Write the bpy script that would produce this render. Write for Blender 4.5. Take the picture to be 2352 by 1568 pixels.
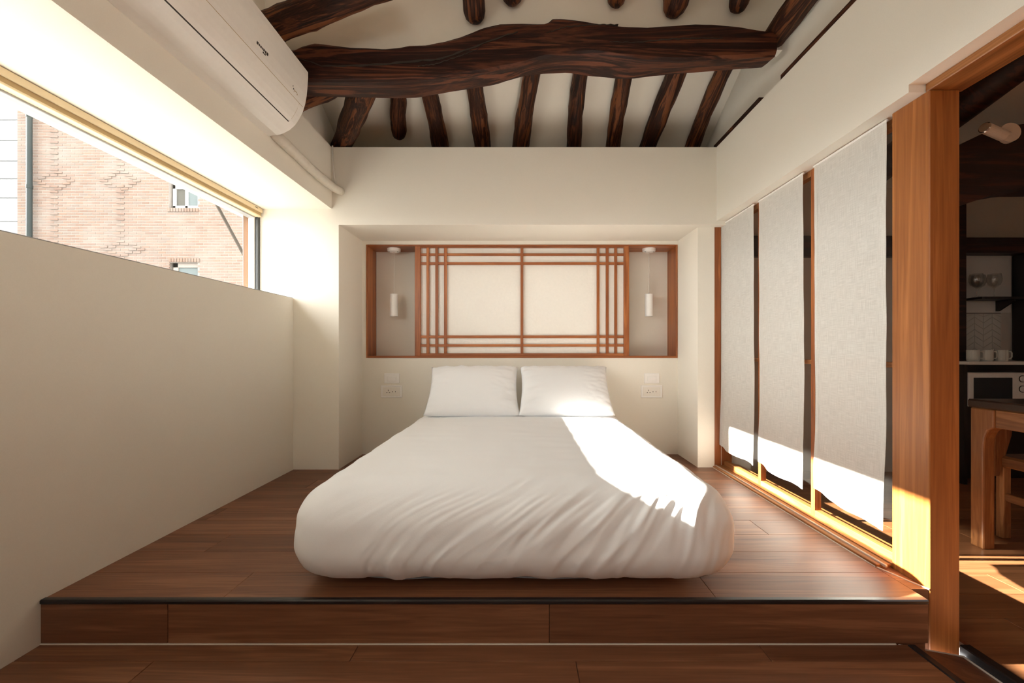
import bpy, bmesh, math, random
from mathutils import Vector, noise as mnoise

for o in list(bpy.data.objects):
    bpy.data.objects.remove(o)
SC = bpy.context.scene
COL = SC.collection
random.seed(7)

# ------------------------------------------------------------------ camera
F = 1045.0            # focal length in px of the 2352 px frame (about a 16 mm lens)
CZ = 1.013            # lens height above the landing floor
VX, VY = 1200.0, 806.0
cd = bpy.data.cameras.new('camera')
cam = bpy.data.objects.new('camera', cd)
COL.objects.link(cam)
cam.location = (0, 0, CZ)
cam.rotation_euler = (math.pi / 2, 0, 0)
cd.sensor_width = 36
cd.lens = 36 * F / 2352
cd.shift_x = -(VX - 1176) / 2352
cd.shift_y = (VY - 784) / 2352
cd.clip_start = 0.02
SC.camera = cam

# ------------------------------------------------------------------ light
w = bpy.data.worlds.new('sky')
SC.world = w
w.use_nodes = True
bg = w.node_tree.nodes['Background']
bg.inputs[0].default_value = (1.0, 0.985, 0.96, 1)
bg.inputs[1].default_value = 8.5
sd = bpy.data.lights.new('sun', 'SUN')
sun = bpy.data.objects.new('sun', sd)
COL.objects.link(sun)
sd.energy = 57.0
sd.angle = math.radians(0.6)
sd.color = (1.0, 0.94, 0.85)
sun.location = (-8, 4, 6)
sun.rotation_euler = Vector((1, -0.012, -0.436)).to_track_quat('-Z', 'Y').to_euler()


def portal(name, loc, rot, sx, sy):
    l = bpy.data.lights.new(name, 'AREA')
    l.shape = 'RECTANGLE'
    l.size, l.size_y = sx, sy
    l.cycles.is_portal = True
    o = bpy.data.objects.new(name, l)
    COL.objects.link(o)
    o.location = loc
    o.rotation_euler = rot
    return o


portal('window_portal', (-2.0, 1.0, 1.70), (0, -math.pi / 2, 0), 0.66, 4.5)
portal('rear_portal', (-0.1, -1.72, 2.0), (math.pi / 2, 0, 0), 1.1, 0.5)

SC.view_settings.view_transform = 'Standard'
SC.view_settings.look = 'None'
SC.view_settings.gamma = 1.0
SC.view_settings.use_curve_mapping = False
SC.view_settings.exposure = 0.36
SC.cycles.use_denoising = True
SC.cycles.max_bounces = 12
SC.cycles.diffuse_bounces = 8
SC.cycles.transparent_max_bounces = 12
SC.cycles.sample_clamp_indirect = 8.0
SC.cycles.caustics_reflective = False
SC.cycles.caustics_refractive = False


def at(u, v, y):
    return Vector(((u - VX) / F * y, y, CZ - (v - VY) / F * y))


# ------------------------------------------------------------------ materials
def new_mat(name):
    m = bpy.data.materials.new(name)
    m.use_nodes = True
    nt = m.node_tree
    return m, nt, nt.nodes['Principled BSDF']


def plain(name, c, rough=0.5, metal=0.0, bump=0.0, bscale=60.0, spec=0.5):
    m, nt, b = new_mat(name)
    b.inputs['Base Color'].default_value = (*c, 1)
    b.inputs['Roughness'].default_value = rough
    b.inputs['Metallic'].default_value = metal
    b.inputs['Specular IOR Level'].default_value = spec
    tc = nt.nodes.new('ShaderNodeTexCoord')
    nz = nt.nodes.new('ShaderNodeTexNoise')
    nz.inputs['Scale'].default_value = bscale
    nz.inputs['Detail'].default_value = 4
    nt.links.new(tc.outputs['Object'], nz.inputs['Vector'])
    mx = nt.nodes.new('ShaderNodeMixRGB')
    mx.blend_type = 'MULTIPLY'
    mx.inputs[0].default_value = 0.06
    mx.inputs[1].default_value = (*c, 1)
    nt.links.new(nz.outputs['Fac'], mx.inputs[2])
    nt.links.new(mx.outputs[0], b.inputs['Base Color'])
    if bump:
        bp = nt.nodes.new('ShaderNodeBump')
        bp.inputs['Strength'].default_value = bump
        bp.inputs['Distance'].default_value = 0.01
        nt.links.new(nz.outputs['Fac'], bp.inputs['Height'])
        nt.links.new(bp.outputs[0], b.inputs['Normal'])
    return m


def wood(name, dark, mid, light, axis=0, scale=6.0, rough=0.45, bump=0.15, stretch=14.0, rnd=0.25, ring=0.35, spec=0.5, coat=0.0):
    """procedural timber, grain running along the given local axis"""
    m, nt, b = new_mat(name)
    N, L = nt.nodes, nt.links
    tc = N.new('ShaderNodeTexCoord')
    oi = N.new('ShaderNodeObjectInfo')
    mul = N.new('ShaderNodeMath')
    mul.operation = 'MULTIPLY'
    mul.inputs[1].default_value = 37.0
    L.new(oi.outputs['Random'], mul.inputs[0])
    add = N.new('ShaderNodeVectorMath')
    add.operation = 'ADD'
    L.new(tc.outputs['Object'], add.inputs[0])
    L.new(mul.outputs[0], add.inputs[1])
    mp = N.new('ShaderNodeMapping')
    s = [scale] * 3
    s[axis] = scale / stretch
    mp.inputs['Scale'].default_value = s
    L.new(add.outputs[0], mp.inputs['Vector'])
    n1 = N.new('ShaderNodeTexNoise')
    n1.inputs['Scale'].default_value = 1.6
    n1.inputs['Detail'].default_value = 6
    n1.inputs['Roughness'].default_value = 0.6
    n1.inputs['Distortion'].default_value = 0.8
    L.new(mp.outputs[0], n1.inputs['Vector'])
    wv = N.new('ShaderNodeMath')
    wv.operation = 'MULTIPLY'
    wv.inputs[1].default_value = 34.0
    L.new(n1.outputs['Fac'], wv.inputs[0])
    sn = N.new('ShaderNodeMath')
    sn.operation = 'SINE'
    L.new(wv.outputs[0], sn.inputs[0])
    n2 = N.new('ShaderNodeTexNoise')
    n2.inputs['Scale'].default_value = 12.0
    n2.inputs['Detail'].default_value = 5
    L.new(mp.outputs[0], n2.inputs['Vector'])
    a = N.new('ShaderNodeMath')
    a.operation = 'MULTIPLY_ADD'
    a.inputs[1].default_value = 0.16 * ring
    L.new(sn.outputs[0], a.inputs[0])
    L.new(n1.outputs['Fac'], a.inputs[2])
    a2 = N.new('ShaderNodeMath')
    a2.operation = 'MULTIPLY_ADD'
    a2.inputs[1].default_value = 0.38
    L.new(n2.outputs['Fac'], a2.inputs[0])
    L.new(a.outputs[0], a2.inputs[2])
    r = N.new('ShaderNodeMath')
    r.operation = 'MULTIPLY_ADD'
    r.inputs[1].default_value = rnd
    r.inputs[2].default_value = -rnd / 2 - 0.19
    L.new(oi.outputs['Random'], r.inputs[0])
    a3 = N.new('ShaderNodeMath')
    L.new(a2.outputs[0], a3.inputs[0])
    L.new(r.outputs[0], a3.inputs[1])
    cr = N.new('ShaderNodeValToRGB')
    cr.color_ramp.elements[0].position = 0.3
    cr.color_ramp.elements[0].color = (*dark, 1)
    cr.color_ramp.elements[1].position = 0.7
    cr.color_ramp.elements[1].color = (*light, 1)
    e = cr.color_ramp.elements.new(0.5)
    e.color = (*mid, 1)
    L.new(a3.outputs[0], cr.inputs[0])
    L.new(cr.outputs[0], b.inputs['Base Color'])
    b.inputs['Roughness'].default_value = rough
    b.inputs['Specular IOR Level'].default_value = spec
    b.inputs['Coat Weight'].default_value = coat
    bp = N.new('ShaderNodeBump')
    bp.inputs['Strength'].default_value = bump
    bp.inputs['Distance'].default_value = 0.01
    L.new(a2.outputs[0], bp.inputs['Height'])
    L.new(bp.outputs[0], b.inputs['Normal'])
    return m


M = {}
M['wall'] = plain('wall_paint', (0.86, 0.818, 0.73), 0.85, bump=0.03, bscale=220, spec=0.25)
M['plaster'] = plain('ceiling_plaster', (0.86, 0.818, 0.73), 0.95, bump=0.5, bscale=7, spec=0.1)
M['fabric_white'] = plain('white_cotton', (0.90, 0.912, 0.93), 0.9, bump=0.05, bscale=400, spec=0.1)
M['pillow'] = plain('pillow_cotton', (0.905, 0.917, 0.935), 0.9, bump=0.05, bscale=300, spec=0.1)
M['ac'] = plain('ac_plastic', (0.90, 0.87, 0.82), 0.12, spec=0.5)
M['white'] = plain('white_plastic', (0.92, 0.90, 0.87), 0.4)
M['offwhite'] = plain('plate_plastic', (0.86, 0.82, 0.75), 0.4)
M['black'] = plain('black_trim', (0.012, 0.011, 0.012), 0.35)
M['slot'] = plain('dark_slot', (0.03, 0.022, 0.015), 0.7)
M['alu'] = plain('aluminium', (0.72, 0.70, 0.67), 0.35, metal=0.6)
M['silicone'] = plain('silicone_joint', (0.62, 0.56, 0.50), 0.5)
M['tan1'] = plain('blind_cassette', (0.72, 0.58, 0.37), 0.6)
M['tan2'] = plain('blind_fabric', (0.42, 0.29, 0.14), 0.8)
M['paper'] = plain('mulberry_paper', (0.86, 0.83, 0.77), 0.95, bump=0.25, bscale=45, spec=0.05)
M['cable'] = plain('white_cable', (0.75, 0.72, 0.66), 0.5)
M['duct'] = plain('wrapped_duct', (0.74, 0.69, 0.60), 0.8, bump=0.6, bscale=35)
M['darkframe'] = plain('dark_window_frame', (0.05, 0.055, 0.06), 0.4)
M['mortar'] = plain('pale_mortar', (0.185, 0.163, 0.147), 0.95, bump=0.3, bscale=30)
M['siding'] = plain('white_siding', (0.165, 0.17, 0.178), 0.6)
M['pipe'] = plain('grey_pipe', (0.024, 0.029, 0.029), 0.7, bscale=6, spec=0.05)
M['pvc'] = plain('pvc_frame', (0.32, 0.325, 0.335), 0.4)
M['farglass'] = plain('far_glass', (0.08, 0.098, 0.102), 0.3, spec=0.1)
M['farglass2'] = plain('far_glass_dark', (0.05, 0.048, 0.042), 0.3, spec=0.1)
M['conduit'] = plain('brown_grey_conduit', (0.022, 0.018, 0.015), 0.8, spec=0.02)
M['ground'] = plain('pale_paving', (0.16, 0.158, 0.155), 0.9, bump=0.3, bscale=4)
M['kwall'] = plain('kitchen_wall', (0.62, 0.59, 0.55), 0.85)
M['kpanel'] = plain('kitchen_panel', (0.74, 0.74, 0.72), 0.5)
M['tile'] = plain('chevron_tile', (0.64, 0.66, 0.63), 0.25)
M['grout'] = plain('tile_grout', (0.25, 0.25, 0.24), 0.9)
M['micro'] = plain('microwave_shell', (0.82, 0.82, 0.80), 0.35)
M['mglass'] = plain('microwave_glass', (0.006, 0.006, 0.008), 0.08)
M['mug'] = plain('mug_glaze', (0.66, 0.69, 0.65), 0.25)
M['counter'] = plain('counter_top', (0.85, 0.82, 0.77), 0.3)
M['cabinet'] = plain('dark_cabinet', (0.02, 0.014, 0.012), 0.5)
M['spot'] = plain('spot_lamp_paint', (0.80, 0.77, 0.73), 0.4)
M['chrome'] = plain('chrome', (0.6, 0.6, 0.6), 0.12, metal=1.0)
M['tabletop'] = plain('dark_table_top', (0.05, 0.03, 0.022), 0.3)

M['floor'] = wood('floor_walnut', (0.115, 0.044, 0.020), (0.18, 0.073, 0.035), (0.27, 0.12, 0.06), 0, 9, 0.46, 0.05, 22, 0.18, 0.25, spec=0.4)
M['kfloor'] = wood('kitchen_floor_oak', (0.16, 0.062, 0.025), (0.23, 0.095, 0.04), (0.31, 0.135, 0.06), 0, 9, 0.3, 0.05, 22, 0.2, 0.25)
M['beam'] = wood('beam_pine', (0.016, 0.004, 0.002), (0.050, 0.0135, 0.006), (0.13, 0.040, 0.017), 0, 6, 0.55, 0.25, 12, 0.05, 1.2, spec=0.25)
M['logY'] = wood('rafter_pine', (0.010, 0.003, 0.0015), (0.042, 0.0125, 0.0052), (0.16, 0.052, 0.018), 1, 13, 0.55, 0.4, 16, 0.10, 0.9, spec=0.25)
M['frameX'] = wood('frame_pine_x', (0.20, 0.055, 0.013), (0.32, 0.095, 0.024), (0.46, 0.16, 0.045), 0, 10, 0.4, 0.06, 20, 0.1, 0.3)
M['frameY'] = wood('frame_pine_y', (0.22, 0.082, 0.022), (0.33, 0.132, 0.040), (0.44, 0.19, 0.065), 1, 10, 0.4, 0.06, 20, 0.1, 0.3)
M['frameZ'] = wood('frame_pine_z', (0.20, 0.055, 0.013), (0.32, 0.095, 0.024), (0.46, 0.16, 0.045), 2, 10, 0.4, 0.06, 20, 0.1, 0.3)
M['postZ'] = wood('post_pine', (0.23, 0.072, 0.015), (0.35, 0.120, 0.027), (0.46, 0.175, 0.046), 2, 8, 0.42, 0.06, 24, 0.05, 0.35)
M['tableZ'] = wood('table_acacia_z', (0.17, 0.062, 0.02), (0.30, 0.12, 0.04), (0.46, 0.22, 0.085), 2, 8, 0.4, 0.05, 14, 0.1, 0.4)
M['tableX'] = wood('table_acacia_x', (0.14, 0.052, 0.017), (0.25, 0.10, 0.034), (0.40, 0.18, 0.07), 0, 8, 0.4, 0.05, 14, 0.1, 0.4)
M['tableY'] = wood('table_acacia_y', (0.14, 0.052, 0.017), (0.25, 0.10, 0.034), (0.40, 0.18, 0.07), 1, 8, 0.4, 0.05, 14, 0.1, 0.4)
M['kbeam'] = wood('kitchen_dark_timber', (0.006, 0.0015, 0.001), (0.02, 0.004, 0.0025), (0.05, 0.012, 0.006), 0, 5, 0.5, 0.2, 9, 0.05, 0.8)
M['sill'] = plain('bounce_cut_grey', (0.34, 0.34, 0.34), 0.8)  # invented grey, keeps the hidden sill from bouncing much sun
M['outpost'] = plain('outside_cedar', (0.11, 0.046, 0.014), 0.6)


def brick_mat():
    m, nt, b = new_mat('brick_clay')
    oi = nt.nodes.new('ShaderNodeObjectInfo')
    ge = nt.nodes.new('ShaderNodeNewGeometry')
    ad = nt.nodes.new('ShaderNodeMath')
    nt.links.new(oi.outputs['Random'], ad.inputs[0])
    nt.links.new(ge.outputs['Random Per Island'], ad.inputs[1])
    fr = nt.nodes.new('ShaderNodeMath')
    fr.operation = 'FRACT'
    nt.links.new(ad.outputs[0], fr.inputs[0])
    cr = nt.nodes.new('ShaderNodeValToRGB')
    el = cr.color_ramp.elements
    el[0].position = 0.0
    el[0].color = (0.095, 0.058, 0.043, 1)
    el[1].position = 1.0
    el[1].color = (0.12, 0.087, 0.07, 1)
    for p, c in ((0.25, (0.112, 0.072, 0.054)), (0.5, (0.10, 0.075, 0.062)), (0.75, (0.116, 0.073, 0.052))):
        e = el.new(p)
        e.color = (*c, 1)
    nt.links.new(fr.outputs[0], cr.inputs[0])
    tc = nt.nodes.new('ShaderNodeNewGeometry')
    nz = nt.nodes.new('ShaderNodeTexNoise')
    nz.inputs['Scale'].default_value = 0.9
    nz.inputs['Detail'].default_value = 5
    nt.links.new(tc.outputs['Position'], nz.inputs['Vector'])
    rp = nt.nodes.new('ShaderNodeValToRGB')
    rp.color_ramp.elements[0].position = 0.45
    rp.color_ramp.elements[0].color = (0, 0, 0, 1)
    rp.color_ramp.elements[1].position = 0.75
    rp.color_ramp.elements[1].color = (0.75, 0.75, 0.75, 1)
    nt.links.new(nz.outputs['Fac'], rp.inputs[0])
    mx = nt.nodes.new('ShaderNodeMixRGB')
    mx.inputs[2].default_value = (0.145, 0.125, 0.112, 1)
    nt.links.new(rp.outputs[0], mx.inputs[0])
    nt.links.new(cr.outputs[0], mx.inputs[1])
    nt.links.new(mx.outputs[0], b.inputs['Base Color'])
    b.inputs['Roughness'].default_value = 0.9
    return m


M['brick'] = brick_mat()


def glass_mat(name, refl=0.08, tint=(1, 1, 1)):
    m = bpy.data.materials.new(name)
    m.use_nodes = True
    nt = m.node_tree
    nt.nodes.clear()
    out = nt.nodes.new('ShaderNodeOutputMaterial')
    tr = nt.nodes.new('ShaderNodeBsdfTransparent')
    tr.inputs[0].default_value = (*tint, 1)
    gl = nt.nodes.new('ShaderNodeBsdfGlossy')
    gl.inputs['Roughness'].default_value = 0.02
    mx = nt.nodes.new('ShaderNodeMixShader')
    lw = nt.nodes.new('ShaderNodeLayerWeight')
    lw.inputs['Blend'].default_value = 0.5
    pw = nt.nodes.new('ShaderNodeMath')
    pw.operation = 'POWER'
    pw.inputs[1].default_value = 4.0
    nt.links.new(lw.outputs['Facing'], pw.inputs[0])
    fr = nt.nodes.new('ShaderNodeMath')
    fr.operation = 'MULTIPLY_ADD'
    fr.inputs[1].default_value = 0.12
    fr.inputs[2].default_value = refl * 0.5
    nt.links.new(pw.outputs[0], fr.inputs[0])
    nt.links.new(fr.outputs[0], mx.inputs[0])
    nt.links.new(tr.outputs[0], mx.inputs[1])
    nt.links.new(gl.outputs[0], mx.inputs[2])
    nt.links.new(mx.outputs[0], out.inputs[0])
    return m


M['glass'] = glass_mat('clear_pane', 0.05, (0.97, 0.98, 0.97))
M['wineglass'] = glass_mat('wine_glass', 0.2, (0.93, 0.94, 0.94))


def linen_mat():
    m = bpy.data.materials.new('linen_weave')
    m.use_nodes = True
    nt = m.node_tree
    N, L = nt.nodes, nt.links
    N.clear()
    out = N.new('ShaderNodeOutputMaterial')
    tc = N.new('ShaderNodeTexCoord')
    facs = []
    for sc in ((1, 16, 420), (1, 420, 16)):
        mp = N.new('ShaderNodeMapping')
        mp.inputs['Scale'].default_value = sc
        L.new(tc.outputs['Object'], mp.inputs['Vector'])
        nz = N.new('ShaderNodeTexNoise')
        nz.inputs['Scale'].default_value = 1.0
        nz.inputs['Detail'].default_value = 3
        L.new(mp.outputs[0], nz.inputs['Vector'])
        facs.append(nz)
    ad = N.new('ShaderNodeMath')
    L.new(facs[0].outputs['Fac'], ad.inputs[0])
    L.new(facs[1].outputs['Fac'], ad.inputs[1])
    cr = N.new('ShaderNodeValToRGB')
    cr.color_ramp.elements[0].position = 0.72
    cr.color_ramp.elements[0].color = (0.76, 0.745, 0.70, 1)
    cr.color_ramp.elements[1].position = 1.2 if False else 1.0
    cr.color_ramp.elements[1].color = (0.90, 0.885, 0.84, 1)
    hf = N.new('ShaderNodeMath')
    hf.operation = 'MULTIPLY'
    hf.inputs[1].default_value = 0.85
    L.new(ad.outputs[0], hf.inputs[0])
    L.new(hf.outputs[0], cr.inputs[0])
    df = N.new('ShaderNodeBsdfDiffuse')
    L.new(cr.outputs[0], df.inputs[0])
    tl = N.new('ShaderNodeBsdfTranslucent')
    L.new(cr.outputs[0], tl.inputs[0])
    m1 = N.new('ShaderNodeMixShader')
    m1.inputs[0].default_value = 0.22
    L.new(df.outputs[0], m1.inputs[1])
    L.new(tl.outputs[0], m1.inputs[2])
    tr = N.new('ShaderNodeBsdfTransparent')
    m2 = N.new('ShaderNodeMixShader')
    m2.inputs[0].default_value = 0.06
    L.new(m1.outputs[0], m2.inputs[1])
    L.new(tr.outputs[0], m2.inputs[2])
    L.new(m2.outputs[0], out.inputs[0])
    return m


M['linen'] = linen_mat()


# ------------------------------------------------------------------ mesh helpers
def obj(name, me, mat, parent=None, loc=(0, 0, 0), smooth=False):
    o = bpy.data.objects.new(name, me)
    COL.objects.link(o)
    if mat is not None and not me.materials:
        me.materials.append(mat)
    if smooth:
        for p in me.polygons:
            p.use_smooth = True
    o.location = loc
    if parent is not None:
        o.parent = parent
        wl = Vector(parent.location)
        if parent.parent is not None:
            wl = wl + Vector(parent.parent.location)
        o.location = Vector(loc) - wl
    return o


def tag(o, label=None, cat=None, group=None, kind=None):
    if label:
        o['label'] = label
    if cat:
        o['category'] = cat
    if group:
        o['group'] = group
    if kind:
        o['kind'] = kind
    return o


def thing(name, label, cat, loc=(0, 0, 0), group=None, kind=None):
    o = bpy.data.objects.new(name, None)
    COL.objects.link(o)
    o.location = loc
    o.empty_display_size = 0.05
    return tag(o, label, cat, group, kind)


BOXC = {}


def box_mesh(sx, sy, sz, bevel, mat):
    key = (round(sx, 4), round(sy, 4), round(sz, 4), bevel, mat.name)
    if key in BOXC:
        return BOXC[key]
    bm = bmesh.new()
    bmesh.ops.create_cube(bm, size=1)
    for v in bm.verts:
        v.co = (v.co.x * sx, v.co.y * sy, v.co.z * sz)
    if bevel:
        b = min(bevel, min(sx, sy, sz) * 0.3)
        bmesh.ops.bevel(bm, geom=bm.edges[:], offset=b, segments=1, affect='EDGES')
    me = bpy.data.meshes.new('box')
    bm.to_mesh(me)
    bm.free()
    me.materials.append(mat)
    BOXC[key] = me
    return me


def box(name, x0, x1, y0, y1, z0, z1, mat, parent=None, bevel=0.0):
    me = box_mesh(abs(x1 - x0), abs(y1 - y0), abs(z1 - z0), bevel, mat)
    return obj(name, me, mat, parent, ((x0 + x1) / 2, (y0 + y1) / 2, (z0 + z1) / 2))


class MB:
    def __init__(self):
        self.v, self.f = [], []

    def add(self, vs, fs):
        n = len(self.v)
        self.v += [tuple(p) for p in vs]
        self.f += [tuple(i + n for i in f) for f in fs]

    def box(self, x0, x1, y0, y1, z0, z1):
        vs = [(x, y, z) for z in (z0, z1) for y in (y0, y1) for x in (x0, x1)]
        self.add(vs, [(0, 2, 3, 1), (4, 5, 7, 6), (0, 1, 5, 4), (2, 6, 7, 3), (0, 4, 6, 2), (1, 3, 7, 5)])

    def tube(self, pts, radii, seg=12, cap=True):
        pts = [Vector(p) for p in pts]
        if not hasattr(radii, '__len__'):
            radii = [radii] * len(pts)
        rings = []
        up = None
        for i, p in enumerate(pts):
            a = pts[max(i - 1, 0)]
            b = pts[min(i + 1, len(pts) - 1)]
            t = (b - a).normalized()
            if up is None:
                up = Vector((0, 0, 1)) if abs(t.z) < 0.9 else Vector((1, 0, 0))
            s = t.cross(up).normalized()
            up = s.cross(t).normalized()
            rings.append([p + (s * math.cos(2 * math.pi * k / seg) + up * math.sin(2 * math.pi * k / seg)) * radii[i] for k in range(seg)])
        vs = [q for r in rings for q in r]
        fs = []
        for i in range(len(pts) - 1):
            for k in range(seg):
                k2 = (k + 1) % seg
                fs.append((i * seg + k, i * seg + k2, (i + 1) * seg + k2, (i + 1) * seg + k))
        if cap:
            fs.append(tuple(range(seg - 1, -1, -1)))
            fs.append(tuple(range((len(pts) - 1) * seg, len(pts) * seg)))
        self.add(vs, fs)

    def prism(self, poly, axis, a, b):
        """poly: list of 2d points, extruded along axis between a and b"""
        def mk(p, t):
            if axis == 0:
                return (t, p[0], p[1])
            if axis == 1:
                return (p[0], t, p[1])
            return (p[0], p[1], t)
        n = len(poly)
        vs = [mk(p, a) for p in poly] + [mk(p, b) for p in poly]
        fs = [tuple(range(n)), tuple(range(2 * n - 1, n - 1, -1))]
        fs += [(i, i + n, (i + 1) % n + n, (i + 1) % n) for i in range(n)]
        self.add(vs, fs)

    def lathe(self, prof, c, seg=20):
        """prof: list of (r, z) turned about a vertical axis through c"""
        n = len(prof)
        vs = []
        for k in range(seg):
            a = 2 * math.pi * k / seg
            for r, z in prof:
                vs.append((c[0] + r * math.cos(a), c[1] + r * math.sin(a), c[2] + z))
        fs = []
        for k in range(seg):
            k2 = (k + 1) % seg
            for i in range(n - 1):
                fs.append((k * n + i, k2 * n + i, k2 * n + i + 1, k * n + i + 1))
        self.add(vs, fs)

    def build(self, name, mat, parent=None, smooth=False, origin=None, fix=True):
        me = bpy.data.meshes.new(name)
        if origin is None:
            xs = list(zip(*self.v))
            origin = Vector([(min(c) + max(c)) / 2 for c in xs])
        o3 = Vector(origin)
        me.from_pydata([tuple(Vector(p) - o3) for p in self.v], [], self.f)
        if fix:
            bm = bmesh.new()
            bm.from_mesh(me)
            bmesh.ops.recalc_face_normals(bm, faces=bm.faces)
            bm.to_mesh(me)
            bm.free()
        me.update()
        return obj(name, me, mat, parent, o3, smooth)


def log(name, pts, radii, mat, parent=None, seg=16, rough=0.06, seed=0, n=14, tip=False):
    """a rough tapering log swept along pts"""
    pts = [Vector(p) for p in pts]
    P, R = [], []
    m = len(pts) - 1
    for i in range(n + 1):
        t = i / n * m
        k = min(int(t), m - 1)
        f = t - k
        P.append(pts[k].lerp(pts[k + 1], f))
        R.append(radii[k] * (1 - f) + radii[k + 1] * f)
    if tip:
        d = (P[0] - P[1]).normalized()
        r0 = R[0]
        for q in (0.55, 0.85, 0.98):
            P.insert(0, pts[0] + d * r0 * 1.1 * q)
            R.insert(0, r0 * math.sqrt(max(0.02, 1 - q * q)))
    b = MB()
    b.tube(P, R, seg)
    vs = []
    for q in b.v:
        q = Vector(q)
        j = mnoise.noise_vector(q * 9 + Vector((seed * 3.1, seed, 0))) * rough * radii[0] * 1.3 + mnoise.noise_vector(q * 30 + Vector((seed, 0, 4))) * rough * 0.5 * radii[0]
        vs.append(tuple(q + j))
    # lay the log along its own local y axis so that the grain follows it
    q = (pts[-1] - pts[0]).normalized().to_track_quat('Y', 'Z')
    mid_ = (pts[0] + pts[-1]) / 2
    qi = q.inverted()
    b.v = [tuple(qi @ (Vector(p) - mid_)) for p in vs]
    o = b.build(name, mat, parent, smooth=True, origin=(0, 0, 0))
    o.location = mid_
    o.rotation_euler = q.to_euler()
    return o


# ------------------------------------------------------------------ main dimensions
XL, XR = -1.665, 1.405          # left wall face, right edge of the platform
YF, YP, YN = 1.571, 3.304, 3.793   # platform front, pier plane, niche back
ZP = 0.153                      # platform height
ZK = -0.06                      # kitchen floor
ZT = 2.493                      # top of the white walls
XB, ZB = -1.385, 2.044          # boxed beam over the window: face and soffit
ZS = 1.400                      # window sill
XW = -1.94                      # window plane
ZH = 1.957                      # underside of the right wall
YR = -1.62                      # wall behind the camera

# ------------------------------------------------------------------ floors
def planks(parent, mat, x0, x1, ys, zt, length, offs, gap=0.0012, th=0.012):
    for i in range(len(ys) - 1):
        ya, yb = ys[i], ys[i + 1]
        x = x0 + offs[i % len(offs)] - length
        while x < x1:
            a, b = max(x, x0), min(x + length, x1)
            if b - a > 0.02:
                box('plank', a + gap, b - gap, ya + gap, yb - gap, zt - th, zt, mat, parent, 0.0009)
            x += length


fl = thing('floor', 'lower brown wooden landing floor in front of the bed platform', 'floor', (0, 0, 0), kind='structure')
box('subfloor', XL - 0.2, 1.335, YR, YF + 0.02, -0.12, -0.0115, M['silicone'], fl)
ys = [1.571, 1.487]
while ys[-1] > YR:
    ys.append(ys[-1] - 0.183)
ys[-1] = YR
planks(fl, M['floor'], XL, 1.335, sorted(ys), 0.0, 1.38, [0.46, 1.1, 0.2, 0.75], 0.001)

pf = thing('floor', 'raised brown wooden platform floor under the bed', 'floor', (0, YF, 0), kind='structure')
box('subfloor', XL - 0.05, XR - 0.004, YF + 0.012, YN + 0.05, -0.1, ZP - 0.0125, M['floor'], pf)
box('subfloor', XR - 0.004, 1.62, 1.815, YN + 0.05, -0.1, ZP - 0.021, M['floor'], pf)
box('plank', XR, 1.468, 1.645, 1.811, -0.1, ZP, M['floor'], pf)
ys = [1.588 + 0.1815 * i for i in range(13)]
ys[-1] = YN
planks(pf, M['floor'], XL, XR, ys, ZP, 1.72, [0.62, 1.42, 0.30, 1.10, 0.05], 0.0007)
# riser boards
rb = [XL, -1.225, 0.093, XR - 0.003]
for a, b in zip(rb[:-1], rb[1:]):
    box('riser_board', a + 0.001, b - 0.001, YF, YF + 0.012, 0.004, ZP - 0.008, M['floor'], pf, 0.001)
t = box('trim_1', XL, XR - 0.003, YF - 0.006, YF + 0.018, ZP - 0.013, ZP + 0.003, M['black'], None, 0.004)
tag(t, 'thin black edge strip along the front of the bed platform', 'trim', kind='structure')
t = box('trim_2', XL, 1.29, YF - 0.003, YF + 0.004, -0.001, 0.004, M['silicone'], None, 0.001)
tag(t, 'pale joint line at the foot of the platform riser', 'trim', kind='structure')
# landing edge and little ramp down to the kitchen
t = box('trim_3', 1.325, 1.353, YR, YF - 0.002, -0.014, 0.004, M['black'], None, 0.004)
tag(t, 'black edge strip along the right side of the lower landing', 'trim', kind='structure')
rm = MB()
rv = [(1.30, YF + 0.002, -0.004), (1.585, 1.640, -0.088), (1.585, YR, -0.088), (1.353, YR, -0.012), (1.353, YF - 0.003, -0.014)]
rm.add([*rv, *[(x, y, z - 0.05) for x, y, z in rv]], [(0, 1, 2, 3, 4), (9, 8, 7, 6, 5)] + [(i, (i + 1) % 5, (i + 1) % 5 + 5, i + 5) for i in range(5)])
t = rm.build('floor', M['floor'])
tag(t, 'small dark wooden ramp sloping off the landing beside the post', 'ramp', kind='structure')
tb = MB()
tb.tube([(1.30, YF - 0.001, -0.002), (1.585, 1.636, -0.085), (1.587, 1.0, -0.085), (1.587, YR, -0.085)], 0.0035, 6)
t = tb.build('trim_4', M['silicone'])
tag(t, 'pale joint line bordering the ramp beside the post', 'trim', kind='structure')
t = box('trim_5', 1.592, 1.632, YR, 1.66, -0.12, -0.055, M['black'], None, 0.004)
tag(t, 'black edge strip between ramp and kitchen floor', 'trim', kind='structure')

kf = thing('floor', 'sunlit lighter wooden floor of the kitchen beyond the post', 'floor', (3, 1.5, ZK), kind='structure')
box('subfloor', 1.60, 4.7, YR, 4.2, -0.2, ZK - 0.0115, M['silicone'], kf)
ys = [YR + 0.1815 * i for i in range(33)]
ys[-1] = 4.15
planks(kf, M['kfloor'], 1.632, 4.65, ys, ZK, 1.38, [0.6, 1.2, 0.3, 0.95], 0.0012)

# ------------------------------------------------------------------ walls
def struct(o, label, cat='wall'):
    return tag(o, label, cat, kind='structure')


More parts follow.
